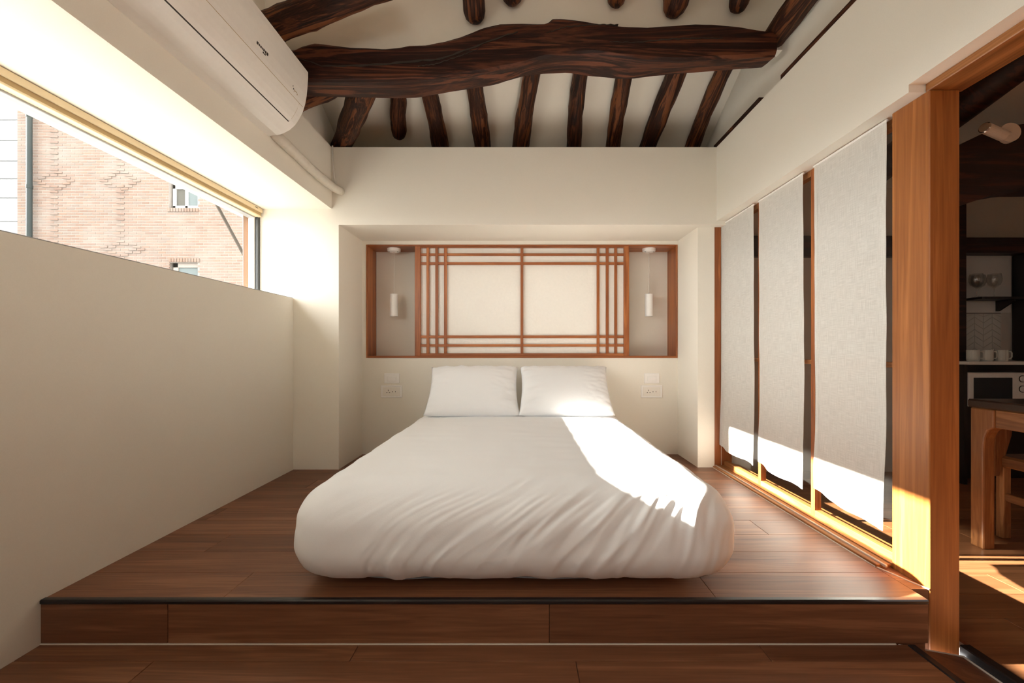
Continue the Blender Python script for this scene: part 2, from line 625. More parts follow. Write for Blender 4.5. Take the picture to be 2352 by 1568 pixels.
wl = MB()
wl.box(-2.06, XL, YR - 0.1, YP + 0.3, -0.3, ZS - 0.004)
wl.box(-2.06, XL, YR - 0.1, -1.25, ZS, 2.6)
struct(wl.build('wall_left', M['wall']), 'plain cream left wall below the long window')
wl = MB()
wl.box(-2.16, XB, YR - 0.1, YP + 0.35, ZB, ZT)
struct(wl.build('wall_left', M['wall']), 'boxed cream beam over the window carrying the air conditioner')

NL, NRt = -1.334, 1.296        # niche sides
ZN = 1.930                     # niche ceiling
AX0, AX1 = -1.302, 1.292       # alcove opening in the niche back
AZ0, AZ1 = 0.955, 1.899
YA = 4.02                      # alcove back
wb = MB()
wb.box(-1.97, NL, YP, YN + 0.3, -0.2, ZT)            # left pier
wb.box(NRt, 1.42, YP + 0.06, YN + 0.3, -0.2, ZN)     # right pier
wb.box(NL, 1.56, YP, YN + 0.3, ZN, ZT)            # band above the niche
wb.box(NL, NRt, YN, YN + 0.3, -0.2, AZ0)             # niche back, below the alcove
wb.box(NL - 0.02, AX0, YN, YN + 0.3, AZ0, AZ1)
wb.box(AX1, NRt + 0.02, YN, YN + 0.3, AZ0, AZ1)
wb.box(NL, NRt, YN, YN + 0.3, AZ1, ZN)
wb.box(AX0, AX1, YA, YA + 0.07, AZ0, AZ1)
struct(wb.build('wall_back', M['wall']), 'cream back wall with the recessed bed niche')

XWR = 1.410
wr = MB()
wr.box(XWR, 1.575, 1.661, YP + 0.12, ZH, ZT)
wr.box(XWR, 1.575, YR, 1.661, ZH + 0.028, ZT)
struct(wr.build('wall_right', M['wall']), 'cream right wall above the linen curtains')
wr = MB()
wr.box(1.5605, 1.72, YP + 0.125, 4.2, -0.2, ZT - 0.001)
struct(wr.build('wall_right', M['kwall']), 'wall between the bed niche and the kitchen')

# wall behind the camera, with an unseen window added to let in fill daylight
wf = MB()
wf.box(-2.1, -0.65, YR - 0.14, YR, -0.3, 3.3)
wf.box(0.45, 4.7, YR - 0.14, YR, -0.3, 3.3)
wf.box(-0.65, 0.45, YR - 0.14, YR, 2.25, 3.3)
wf.box(-0.65, 0.45, YR - 0.14, YR, -0.3, 1.75)
struct(wf.build('wall_front', M['wall']), 'wall behind the camera around the added fill window')
d = thing('fill_window', 'added wooden window behind the camera that lets in fill daylight', 'window', (-0.1, YR - 0.07, 1.75), kind='structure')
for x in (-0.65, -0.12, 0.41):
    box('stile', x, x + 0.04, YR - 0.09, YR - 0.05, 1.75, 2.25, M['frameZ'], d, 0.003)
for z in (1.75, 2.21):
    box('rail', -0.61, 0.41, YR - 0.09, YR - 0.05, z, z + 0.04, M['frameX'], d, 0.003)
box('pane', -0.61, 0.41, YR - 0.075, YR - 0.067, 1.79, 2.21, M['glass'], d)

# ------------------------------------------------------------------ ceiling
PIT = 0.455


def zr(y):
    return 2.629 - PIT * (y - 3.6)


ce = MB()
for (ya, za), (yb, zb) in (((4.1, zr(4.1) + 0.045), (0.9, zr(0.9) + 0.045)), ((0.9, zr(0.9) + 0.045), (YR - 0.1, 2.75))):
    vs = []
    for x in (-2.2, 1.75):
        vs += [(x, ya, za), (x, yb, zb), (x, yb, zb + 0.12), (x, ya, za + 0.12)]
    ce.add(vs, [(0, 1, 2, 3), (7, 6, 5, 4), (0, 4, 5, 1), (1, 5, 6, 2), (2, 6, 7, 3), (3, 7, 4, 0)])
struct(ce.build('ceiling', M['plaster']), 'cream plaster of the sloping roof between the rafters', 'ceiling')
g = MB()
g.box(-1.62, -1.46, YR, 4.1, ZT - 0.05, 4.0)
struct(g.build('wall_left', M['plaster']), 'rough plaster gable above the boxed window beam')
g = MB()
g.box(1.475, 1.62, YR, 4.1, ZT - 0.02, 4.0)
struct(g.build('wall_right', M['plaster']), 'plaster gable above the right wall')
g = MB()
g.box(-1.46, 1.475, 2.58, 2.64, 2.72, 3.25)
struct(g.build('wall_infill', M['plaster']), 'plaster infill between the great beam and the roof')

# ------------------------------------------------------------------ great beam
def interp(tab, x):
    if x <= tab[0][0]:
        return tab[0][1]
    for (a, p), (b, q) in zip(tab[:-1], tab[1:]):
        if x <= b:
            return p + (q - p) * (x - a) / (b - a)
    return tab[-1][1]


BY0, BY1 = 2.50, 2.675
top = [(560, 122), (667, 111), (690, 100), (720, 92), (804, 102), (880, 106), (915, 103), (937, 98), (980, 97), (1020, 88), (1060, 77), (1110, 56), (1150, 46), (1200, 45), (1258, 45), (1264, 34), (1290, 34), (1330, 38), (1380, 47), (1440, 55), (1490, 57), (1540, 54), (1600, 48), (1640, 48), (1700, 53), (1750, 64), (1785, 70)]
flow = [(560, 188), (720, 188), (880, 186), (1000, 180), (1100, 165), (1200, 147), (1250, 133), (1310, 123), (1360, 120), (1420, 127), (1480, 133), (1560, 137), (1640, 134), (1700, 131), (1785, 127)]
blow = [(560, 224), (720, 225), (880, 227), (960, 226), (1010, 218), (1080, 207), (1150, 193), (1200, 178), (1250, 172), (1300, 170), (1340, 174), (1380, 178), (1420, 184), (1450, 184), (1500, 178), (1600, 170), (1700, 161), (1763, 155)]
TT = [(at(u, v, BY0).x, at(u, v, BY0).z) for u, v in top]
TF = [(at(u, v, BY0).x, at(u, v, BY0).z) for u, v in flow]
TB = [(at(u, v, BY1).x, at(u, v, BY1).z) for u, v in blow]
bb = MB()
NS = 130
xa, xb = -1.46, 1.395
ringn = 0
vs = []
for i in range(NS + 1):
    x = xa + (xb - xa) * i / NS
    zt, zf, zb_ = interp(TT, x), interp(TF, x), interp(TB, x)
    rr = 0.018
    ring = [(BY0 + 0.05, zt), (BY0 + 0.02, zt - 0.006), (BY0 + 0.004, zt - 0.03)]
    ring += [(BY0 - 0.006, zt + (zf - zt) * k / 7) for k in range(1, 7)]
    ring += [(BY0 - 0.002, zf + 0.012), (BY0 + 0.012, zf)]
    ring += [(BY0 + 0.012 + (BY1 - BY0 - 0.024) * k / 5, zf + (zb_ - zf) * k / 5) for k in range(1, 5)]
    ring += [(BY1 - 0.012, zb_), (BY1, zb_ + 0.014), (BY1, (zt + zb_) / 2), (BY1 - 0.01, zt - 0.02), (BY1 - 0.06, zt)]
    ringn = len(ring)
    for y, z in ring:
        p = Vector((x, y, z))
        j = mnoise.noise_vector(Vector((x * 2.2, y * 7, z * 9))) * 0.006 + mnoise.noise_vector(Vector((x * 8, y * 25, z * 30))) * 0.0025
        vs.append(p + j)
fs = []
for i in range(NS):
    for k in range(ringn):
        k2 = (k + 1) % ringn
        fs.append((i * ringn + k, i * ringn + k2, (i + 1) * ringn + k2, (i + 1) * ringn + k))
fs.append(tuple(range(ringn)))
fs.append(tuple(range((NS + 1) * ringn - 1, NS * ringn - 1, -1)))
bb.add(vs, fs)
beam = bb.build('ceiling_beam', M['beam'], smooth=True)
beam.data.set_sharp_from_angle(angle=math.radians(32))
tag(beam, 'massive curved dark timber beam spanning the room above the bed', 'beam')


def crack(pts, wdt):
    m = MB()
    P = []
    n = 40
    for i in range(n + 1):
        t = i / n * (len(pts) - 1)
        k = min(int(t), len(pts) - 2)
        f = t - k
        u = pts[k][0] * (1 - f) + pts[k + 1][0] * f
        v = pts[k][1] * (1 - f) + pts[k + 1][1] * f + math.sin(i * 1.7) * 0.8
        P.append(at(u, v, BY0 - 0.006))
    up, dn = [], []
    for i, p in enumerate(P):
        h = wdt * math.sin(math.pi * i / n) ** 0.6 * (0.7 + 0.3 * math.sin(i * 2.3)) + 0.0003
        up.append(p + Vector((0, -0.004, h)))
        dn.append(p + Vector((0, -0.004, -h)))
    vs = up + dn + [p + Vector((0, 0.02, 0)) for p in P]
    k = n + 1
    m.add(vs, [(i, i + 1, k + i + 1, k + i) for i in range(n)] + [(i, i + 1, 2 * k + i + 1, 2 * k + i) for i in range(n)] + [(k + i, k + i + 1, 2 * k + i + 1, 2 * k + i) for i in range(n)])
    m.build('crack', M['slot'], beam)


crack([(690, 135), (740, 152), (800, 152), (880, 148), (960, 140), (1010, 137), (1080, 112), (1160, 82), (1190, 74)], 0.007)
crack([(960, 152), (1000, 148), (1060, 128), (1100, 112)], 0.003)
crack([(1255, 76), (1300, 62), (1360, 57), (1420, 57)], 0.0025)
crack([(1400, 96), (1460, 98), (1540, 90), (1600, 88), (1660, 88)], 0.003)

# ------------------------------------------------------------------ rafters of the rear slope
ords = ['first', 'second', 'third', 'fourth', 'fifth', 'sixth', 'seventh', 'eighth']
raf = [((916, 300), (915, 215), 18, 18), ((1012, 337), (986, 215), 20, 19), ((1109, 337), (1090, 195), 20, 19), ((1196, 337), (1223, 165), 20, 19),
       ((1318, 337), (1334, 160), 17, 18), ((1408, 337), (1434, 175), 17, 19), ((1487, 337), (1554, 165), 18, 23), ((1590, 337), (1664, 155), 17, 18)]
for i, (b0, t0, w0, w1) in enumerate(raf):
    # where the sight line meets the roof plane gives the depth
    def hit(u, v, off=0.0):
        k = (VY - v) / F
        y = (2.629 + off + PIT * 3.6 - CZ) / (k + PIT)
        return at(u, v, y)
    A, B = hit(*b0), hit(*t0)
    d = (A - B).normalized()
    r0, r1 = w0 * A.y / F, w1 * B.y / F
    ext = 0.0 if i == 0 else 0.28
    mid = A.lerp(B, 0.45) + Vector((random.uniform(-0.012, 0.012), 0, 0))
    C = B - d * 0.55
    o = log('rafter', ([A + d * ext] if ext else []) + [A, mid, B, C], ([r0] if ext else []) + [r0, (r0 + r1) / 2 * random.uniform(0.95, 1.08), r1, r1], M['logY'], seed=i + 1, n=20, rough=0.10, tip=(i == 0))
    tag(o, 'dark log rafter between great beam and back wall, %s of eight from the left' % ords[i], 'rafter', 'rafters of the rear roof slope')

# rafter tips poking out of the plaster above the great beam
tips = [(1090, 24, 24, 'long pointed log end poking from the plaster above the beam, leftmost of five'),
        (1177, -18, 25, 'barely visible log end at the top of the photo, second of five from the left'),
        (1416, -10, 22, 'round log end above the middle of the beam, third of five from the left'),
        (1551, 5, 29, 'thickest round log end above the beam, fourth of five from the left'),
        (1697, 2, 22, 'narrow log end above the right part of the beam, rightmost of five')]
for i, (u, v, wd, lab) in enumerate(tips):
    A = at(u, v, 2.52)
    r = wd * 2.52 / F
    o = log('rafter', [A, A + Vector((0, -0.45, 0.25)), A + Vector((0.0, -1.3, 0.72))], [r, r * 1.05, r * 1.1], M['logY'], seed=20 + i, n=10, rough=0.08, tip=True)
    # bury the root in the infill
    tag(o, lab, 'rafter', 'log ends above the great beam')

o = log('hip_rafter', [at(776, 352, 3.55), at(785, 333, 3.45), at(806, 280, 3.1), at(828, 225, 2.86), at(846, 170, 2.70)], [0.068, 0.070, 0.076, 0.080, 0.08], M['logY'], seed=41, n=16, rough=0.10)
tag(o, 'thick slanting log rafter in the left rear corner of the roof', 'rafter')
o = log('rafter', [at(833, 298, 3.62), at(836, 262, 3.45), at(838, 215, 3.2)], [0.030, 0.034, 0.036], M['logY'], seed=43, n=10, tip=True)
tag(o, 'thin short log half hidden behind the corner rafter', 'rafter')
o = log('purlin', [at(545, 96, 2.42), at(640, 56, 2.36), at(740, 18, 2.30), at(900, -46, 2.22)], [0.078, 0.076, 0.072, 0.072], M['logY'], seed=44, n=18, rough=0.12)
tag(o, 'dark log crossing the top left corner above the air conditioner', 'purlin')
o = log('purlin', [at(640, 252, 2.80), at(710, 220, 2.80), at(780, 189, 2.80)], [0.062, 0.064, 0.066], M['logY'], seed=45, n=10, rough=0.12)
tag(o, 'log tucked under the left end of the great beam', 'purlin')
o = log('purlin', [(1.43, 2.62, 2.79), (1.42, 2.3, 2.80), (1.405, 1.9, 2.81), (1.40, 1.2, 2.83)], [0.062, 0.070, 0.078, 0.08], M['logY'], seed=46, n=14, rough=0.08)
tag(o, 'reddish log running along the right gable from the beam end', 'purlin')
b = MB()
b.box(1.413, 1.48, 2.72, 3.36, ZT + 0.001, ZT + 0.036)
tag(b.build('wall_plate', M['logY']), 'dark timber strip on the right wall top, behind the beam', 'timber')
b = MB()
b.box(1.413, 1.48, 1.2, 2.49, ZT + 0.001, ZT + 0.030)
tag(b.build('wall_plate', M['logY']), 'dark timber strip on the right wall top, in front of the beam', 'timber')

# ------------------------------------------------------------------ left window
wn = thing('window_1', 'long strip window above the left wall', 'window', (XW, 1.0, ZS), kind='structure')
box('frame_end', XW - 0.025, XW + 0.015, 3.262, 3.304, ZS, ZB, M['white'], wn, 0.002)
box('gasket', XW + 0.015, XW + 0.034, 3.275, 3.304, ZS, ZB - 0.06, M['darkframe'], wn)
box('sill_board', XW + 0.02, XL - 0.002, -1.25, 3.30, ZS - 0.004, ZS + 0.0, M['sill'], wn)  # unseen board added to weaken sunlight bounced onto the soffit
box('frame_bottom', XW - 0.03, XW + 0.02, -1.25, 3.262, ZS - 0.01, ZS + 0.02, M['pvc'], wn, 0.002)
box('frame_top', XW - 0.03, XW + 0.02, -1.25, 3.262, ZB - 0.075, ZB, M['pvc'], wn, 0.002)
box('frame_end', XW - 0.03, XW + 0.02, -1.25, -1.21, ZS, ZB, M['pvc'], wn, 0.002)
box('pane', XW - 0.006, XW, -1.21, 3.262, ZS + 0.02, ZB - 0.075, M['glass'], wn)
rbn = thing('roller_blind', 'tan roller blind rolled up under the soffit of the left window', 'blind', (-1.897, 1.0, ZB))
box('cassette', -1.936, -1.880, -1.2, 3.292, ZB - 0.034, ZB - 0.004, M['tan1'], rbn, 0.002)
box('fabric_roll', -1.934, -1.888, -1.19, 3.286, ZB - 0.056, ZB - 0.034, M['tan2'], rbn)
box('bottom_bar', -1.936, -1.882, -1.19, 3.286, ZB - 0.066, ZB - 0.056, M['tan1'], rbn, 0.002)
box('label_mark', -1.8803, -1.8797, 3.20, 3.235, ZB - 0.018, ZB - 0.013, M['slot'], rbn)
b = box('outside_post', XW - 0.09, XW - 0.032, 3.30, 3.36, ZS, 2.04, M['outpost'], None, 0.004)
tag(b, 'orange wooden post outside the far end of the window', 'post')

# ------------------------------------------------------------------ air conditioner
ac = thing('air_conditioner', 'white wall mounted air conditioner on the boxed beam', 'air conditioner', (XB, 1.95, 2.182))
prof = [(XB + 0.001, 2.182), (-1.335, 2.186), (-1.30, 2.197), (-1.265, 2.216), (-1.235, 2.243), (-1.212, 2.278), (-1.194, 2.315), (-1.182, 2.355), (-1.174, 2.40), (-1.169, 2.45), (-1.166, 2.50), (-1.166, 2.528), (-1.176, 2.542), (XB + 0.001, 2.548)]
b = MB()
b.prism(prof, 1, 1.40, 2.475)
body = b.build('body', M['ac'], ac)


def skin(name, pts, y0, y1, off, mat, parent):
    """strip following the shell profile, standing proud of it"""
    m = MB()
    P = []
    for i, p in enumerate(pts):
        a, c = pts[max(i - 1, 0)], pts[min(i + 1, len(pts) - 1)]
        t = Vector((c[0] - a[0], c[1] - a[1])).normalized()
        nrm = Vector((t.y, -t.x))
        P.append((p, nrm))
    poly = [(p[0] + n.x * off, p[1] + n.y * off) for p, n in P] + [(p[0] - n.x * 0.004, p[1] - n.y * 0.004) for p, n in reversed(P)]
    m.prism(poly, 1, y0, y1)
    return m.build(name, mat, parent)


def on(k):
    i = int(k)
    f = k - i
    return (prof[i][0] * (1 - f) + prof[i + 1][0] * f, prof[i][1] * (1 - f) + prof[i + 1][1] * f)


skin('louver', [on(3.75), on(4.3), on(5), on(5.6), on(6.35)], 1.45, 2.42, 0.0025, M['ac'], ac)
skin('vent_slit', [on(3.62), on(3.76)], 1.45, 2.42, 0.0012, M['slot'], ac)
skin('panel_seam', [on(6.42), on(6.46)], 1.40, 2.46, 0.0008, M['tan2'], ac)
skin('louver_seam', [on(3.8), on(4.4), on(5), on(5.6), on(6.4)], 2.421, 2.424, 0.0008, M['tan2'], ac)
# illegible dark brand lettering in two short rows
for j, (y0, wd, k0, k1) in enumerate(((2.016, .012, 7.47, 7.72), (2.032, .007, 7.50, 7.70), (2.043, .010, 7.50, 7.70), (2.057, .006, 7.50, 7.70), (2.067, .010, 7.50, 7.72), (2.081, .009, 7.48, 7.72), (2.094, .011, 7.47, 7.74), (2.066, .008, 7.28, 7.42), (2.078, .010, 7.28, 7.42))):
    skin('brand_mark', [on(k0), on((k0 + k1) / 2), on(k1)], y0, y0 + wd, 0.0008, M['slot'], ac)
for y0, wd, k0, k1, mt in ((2.335, .004, 7.35, 7.5, 'slot'), (2.343, .006, 7.15, 7.3, 'slot'), (2.352, .004, 6.95, 7.25, 'tan2'), (2.362, .018, 7.15, 7.22, 'tan2'), (2.384, .004, 6.98, 7.15, 'tan2')):
    skin('display_mark', [on(k0), on(k1)], y0, y0 + wd, 0.0008, M[mt], ac)
b = MB()
pts = [(-1.352, 2.478, 2.20), (-1.350, 2.6, 2.192), (-1.349, 2.9, 2.176), (-1.347, 3.1, 2.172), (-1.335, 3.22, 2.170), (-1.315, 3.303, 2.170)]
b.tube(pts, [0.030, 0.031, 0.029, 0.031, 0.030, 0.028], 12)
tag(b.build('refrigerant_duct', M['duct'], smooth=True), 'cream wrapped pipe running from the air conditioner to the back wall', 'pipe')
b = MB()
b.tube([(-1.372, 3.285, 2.495), (-1.370, 3.288, 2.40), (-1.365, 3.29, 2.30), (-1.350, 3.285, 2.20)], 0.006, 8)
tag(b.build('cable', M['cable'], smooth=True), 'thin white cable hanging in the corner above the pipe', 'cable')

# ------------------------------------------------------------------ alcove in the niche, shoji screen, pendants
al = thing('trim_6', 'orange wooden lining of the alcove above the pillows', 'trim', (0, YN, AZ0), kind='structure')
FT = 0.012
box('lining_board', AX0, AX0 + FT, YN - 0.006, YA, AZ0, AZ1, M['frameZ'], al, 0.0015)
box('lining_board', AX1 - FT, AX1, YN - 0.006, YA, AZ0, AZ1, M['frameZ'], al, 0.0015)
box('lining_board', AX0 + FT, AX1 - FT, YN - 0.006, YA, AZ1 - FT, AZ1, M['frameX'], al, 0.0015)
box('lining_board', AX0 + FT, AX1 - FT, YN - 0.006, YA, AZ0, AZ0 + FT * 1.4, M['frameX'], al, 0.0015)
sh = thing('lattice_screen', 'wooden lattice screen backed with white paper above the pillows', 'screen', (0, YN, AZ0 + 0.02))


def ux(u, y=YN):
    return (u - VX) / F * y


def vz(v, y=YN):
    return CZ - (v - VY) / F * y


zt_, zb_ = AZ1 - FT, AZ0 + FT * 1.4
for a, b_ in ((953, 966), (1433, 1445)):
    box('stile', ux(a), ux(b_), YN - 0.004, YN + 0.035, zb_, zt_, M['frameZ'], sh, 0.002)
box('rail', ux(966), ux(1433), YN - 0.002, YN + 0.035, vz(568.5), zt_, M['frameX'], sh, 0.002)
box('rail', ux(966), ux(1433), YN - 0.002, YN + 0.035, zb_, vz(811), M['frameX'], sh, 0.002)
for u in (982.3, 1002.8, 1022.8, 1198.8, 1374, 1395, 1414.6):
    box('bar', ux(u - 3.1), ux(u + 3.1), YN + 0.001, YN + 0.022, vz(811), vz(568.5), M['frameZ'], sh, 0.0015)
for v in (584, 604.5, 773, 793):
    box('bar', ux(966), ux(1433), YN + 0.004, YN + 0.022, vz(v + 2.9), vz(v - 2.9), M['frameX'], sh, 0.0015)
box('paper', ux(966), ux(1433), YN + 0.022, YN + 0.026, vz(811), vz(568.5), M['paper'], sh)

for u, lab in ((905, 'white cylinder pendant lamp hanging in the left end of the alcove'), (1490.5, 'white cylinder pendant lamp hanging in the right end of the alcove')):
    yy = 3.885
    x = (u - VX) / F * yy
    ztop = AZ1 - FT
    p = thing('pendant_lamp', lab, 'lamp', (x, yy, ztop), 'pair of alcove pendant lamps')
    b = MB()
    b.lathe([(0.0, -0.030), (0.044, -0.030), (0.054, -0.024), (0.056, -0.004), (0.056, 0.0), (0.0, 0.0)], (x, yy, ztop), 24)
    b.build('canopy', M['white'], p, smooth=False)
    for s in (-1, 1):
        b = MB()
        b.lathe([(0, -0.0325), (0.005, -0.0325), (0.005, -0.028)], (x + s * 0.036, yy - 0.02, ztop), 8)
        b.build('screw', M['slot'], p)
    zc = CZ - (675 - VY) / F * yy
    zd = CZ - (726.5 - VY) / F * yy
    b = MB()
    b.tube([(x, yy, ztop - 0.03), (x, yy, zc + 0.01)], 0.0022, 6)
    b.build('cord', M['cable'], p)
    b = MB()
    b.tube([(x, yy, zc + 0.012), (x, yy, zc)], 0.006, 10)
    b.build('cord_grip', M['alu'], p)
    b = MB()
    b.lathe([(0.0, zc - zd), (0.031, zc - zd), (0.0335, zc - zd - 0.003), (0.0335, 0.002), (0.031, 0.0), (0.029, 0.0), (0.027, 0.05), (0, 0.05)], (x, yy, zd), 28)
    b.build('shade', M['white'], p)

for s, (uu, side) in enumerate(((900, 'left'), (1496.5, 'right'))):
    xa, xb, z0, z1 = ux(uu - 17), ux(uu + 17.5), vz(880), vz(857)
    t = thing('light_switch', 'cream light switch above the socket on the %s of the bed' % side, 'switch', ((xa + xb) / 2, YN, z0), 'bedside switches')
    box('plate', xa, xb, YN - 0.008, YN, z0, z1, M['white'], t, 0.002)
    box('rocker', xa + 0.026, xb - 0.026, YN - 0.012, YN - 0.006, z0 + 0.018, z1 - 0.024, M['white'], t, 0.002)
    xa, xb, z0, z1 = ux(uu - 24.5), ux(uu + 24), vz(913), vz(884.5)
    t = thing('wall_socket', 'cream double wall socket with dark pin holes on the %s of the bed' % side, 'socket', ((xa + xb) / 2, YN, z0), 'bedside sockets')
    box('plate', xa, xb, YN - 0.010, YN, z0, z1, M['white'], t, 0.003)
    box('inset', xa + 0.016, xb - 0.016, YN - 0.0115, YN - 0.008, z0 + 0.014, z1 - 0.014, M['offwhite'], t, 0.001)
    xc, zc = (xa + xb) / 2, (z0 + z1) / 2
    for dx, dz, wx, wz in ((-0.026, 0.010, .004, .011), (-0.037, -0.008, .009, .004), (-0.015, -0.008, .009, .004), (0.010, -0.001, .005, .009), (0.034, 0.0, .004, .011)):
        box('pin_hole', xc + dx - wx / 2, xc + dx + wx / 2, YN - 0.0122, YN - 0.010, zc + dz - wz / 2, zc + dz + wz / 2, M['slot'], t)

# ------------------------------------------------------------------ bed
BX, BY_ = -0.03, 2.665
W, Lh, Hh, R = 0.795, 1.055, 0.190, 0.15
ZC = ZP + Hh
bed = thing('bed', 'low double bed under a white rumpled duvet on the platform', 'bed', (BX, BY_, ZP))
b = MB()
b.box(BX - 0.66, BX + 0.66, 1.80, 3.70, ZP + 0.002, ZP + 0.20)
b.build('mattress', M['fabric_white'], bed)
bm = bmesh.new()
G = 120


def lin(n):
    return [-1 + 2 * i / n for i in range(n + 1)]


cache = {}
vl = []


def vid(p):
    k = (round(p[0], 5), round(p[1], 5), round(p[2], 5))
    if k not in cache:
        cache[k] = bm.verts.new(p)
    return cache[k]


gx, gy, gz = lin(250), lin(200), lin(64)


def quad_grid(A, B, fn):
    for i in range(len(A) - 1):
        for j in range(len(B) - 1):
            q = [vid(fn(A[i], B[j])), vid(fn(A[i + 1], B[j])), vid(fn(A[i + 1], B[j + 1])), vid(fn(A[i], B[j + 1]))]
            try:
                bm.faces.new(q)
            except ValueError:
                pass


quad_grid(gx, gy, lambda a, c: (a, c, 1))
quad_grid(gx, gz, lambda a, c: (a, -1, c))
quad_grid(gx, gz, lambda a, c: (a, 1, c))
quad_grid(gy, gz, lambda a, c: (-1, a, c))
quad_grid(gy, gz, lambda a, c: (1, a, c))
quad_grid(lin(12), lin(12), lambda a, c: (a * 0.999, c * 0.999, -1.0001))


def sstep(a, b_, x):
    t = max(0.0, min(1.0, (x - a) / (b_ - a)))
    return t * t * (3 - 2 * t)


def ridge(x):
    n = mnoise.noise(Vector((x, 3.3, 1.7)))
    return 1 - abs(n) * 2


for v in bm.verts:
    q = Vector((v.co.x * W, v.co.y * Lh, v.co.z * Hh))
    r = R
    rz = min(R, Hh - 0.02)
    c = Vector((max(-W + r, min(W - r, q.x)), max(-Lh + r, min(Lh - r, q.y)), max(-Hh + rz, min(Hh - rz, q.z))))
    d = q - c
    n = d.normalized() if d.length > 1e-6 else Vector((0, 0, 1))
    p = c + Vector((n.x * r, n.y * r, n.z * rz))
    if v.co.z < 0 and n.z < 0:          # tuck the hem in towards the floor
        p.z = max(p.z, -Hh + 0.001)
    # bulge of the sides
    hz = (p.z + Hh) / (2 * Hh)
    bul = math.sin(math.pi * min(1, max(0, hz))) ** 0.8
    fr = sstep(0.1, 1.0, -v.co.y)            # 1 at the foot
    p.x += (1 if p.x > 0 else -1) * sstep(0.75, 1, abs(v.co.x)) * 0.022 * bul * (0.5 + 0.7 * fr)
    p.y -= sstep(0.8, 1, -v.co.y) * 0.03 * bul
    # gentle crown and softness of the top
    top_ = sstep(0.5, 1, v.co.z)
    p.z += top_ * 0.010 * (1 - v.co.x ** 2) * (1 - min(1, abs(v.co.y)) ** 4)
    # folds: arc coordinate running down the foot end
    y_out = -(p.y + Lh - 0.30)
    front = sstep(0.10, 0.27, y_out)
    arc = max(0.0, y_out) + max(0.0, Hh - p.z)
    lean = 0.95 - 0.55 * sstep(-0.5, 0.75, p.x)
    s = p.x + arc * lean
    wob = mnoise.noise(Vector((p.x * 2.3, arc * 3.0, 5.0))) * 0.07
    amp = front * (1 - 0.75 * sstep(W - 0.22, W - 0.02, abs(p.x))) * (0.0030 + 0.0068 * sstep(-0.6, 0.3, p.x)) * (0.22 + 0.85 * sstep(0.14, 0.45, arc))
    f1 = mnoise.noise(Vector(((s + wob) * 22.0, arc * 3.6, 0.0)))
    f1b = mnoise.noise(Vector(((s + wob * 1.6) * 14.0, arc * 3.0, 3.0)))
    f2 = mnoise.noise(Vector(((s + wob) * 46.0, arc * 7.0, 7.0)))
    amp *= 0.45 + 0.75 * sstep(-0.35, 0.4, mnoise.noise(Vector((p.x * 3.5, arc * 4.0, 31.0))))
    h = amp * (0.6 * (1 - 2 * abs(f1)) + 0.8 * f1b + 0.55 * f2)
    # crumples over the top
    t1 = mnoise.noise(Vector((p.x * 3 + p.y * 1.2, p.y * 9, 2.0)))
    t2 = mnoise.noise(Vector((p.x * 9 + 4, p.y * 13, 9.0)))
    h += top_ * (1 - front) * (0.0045 * t1 + 0.0022 * t2)
    # side wrinkles near the hem
    side = sstep(0.85, 1.0, abs(v.co.x))
    h += side * 0.007 * mnoise.noise(Vector((p.y * 9, p.z * 14, 11 if p.x > 0 else 17)))
    hem = sstep(0.3, 0.0, hz) * max(front, side)
    h += hem * 0.012 * mnoise.noise(Vector((p.x * 11, p.y * 9, 21)))
    p += n * h
    if p.z < -Hh + 0.001:
        p.z = -Hh + 0.001
    v.co = p
bmesh.ops.recalc_face_normals(bm, faces=bm.faces)
me = bpy.data.meshes.new('duvet')
bm.to_mesh(me)
bm.free()
duvet = obj('duvet', me, M['fabric_white'], bed, (BX, BY_, ZC), smooth=True)

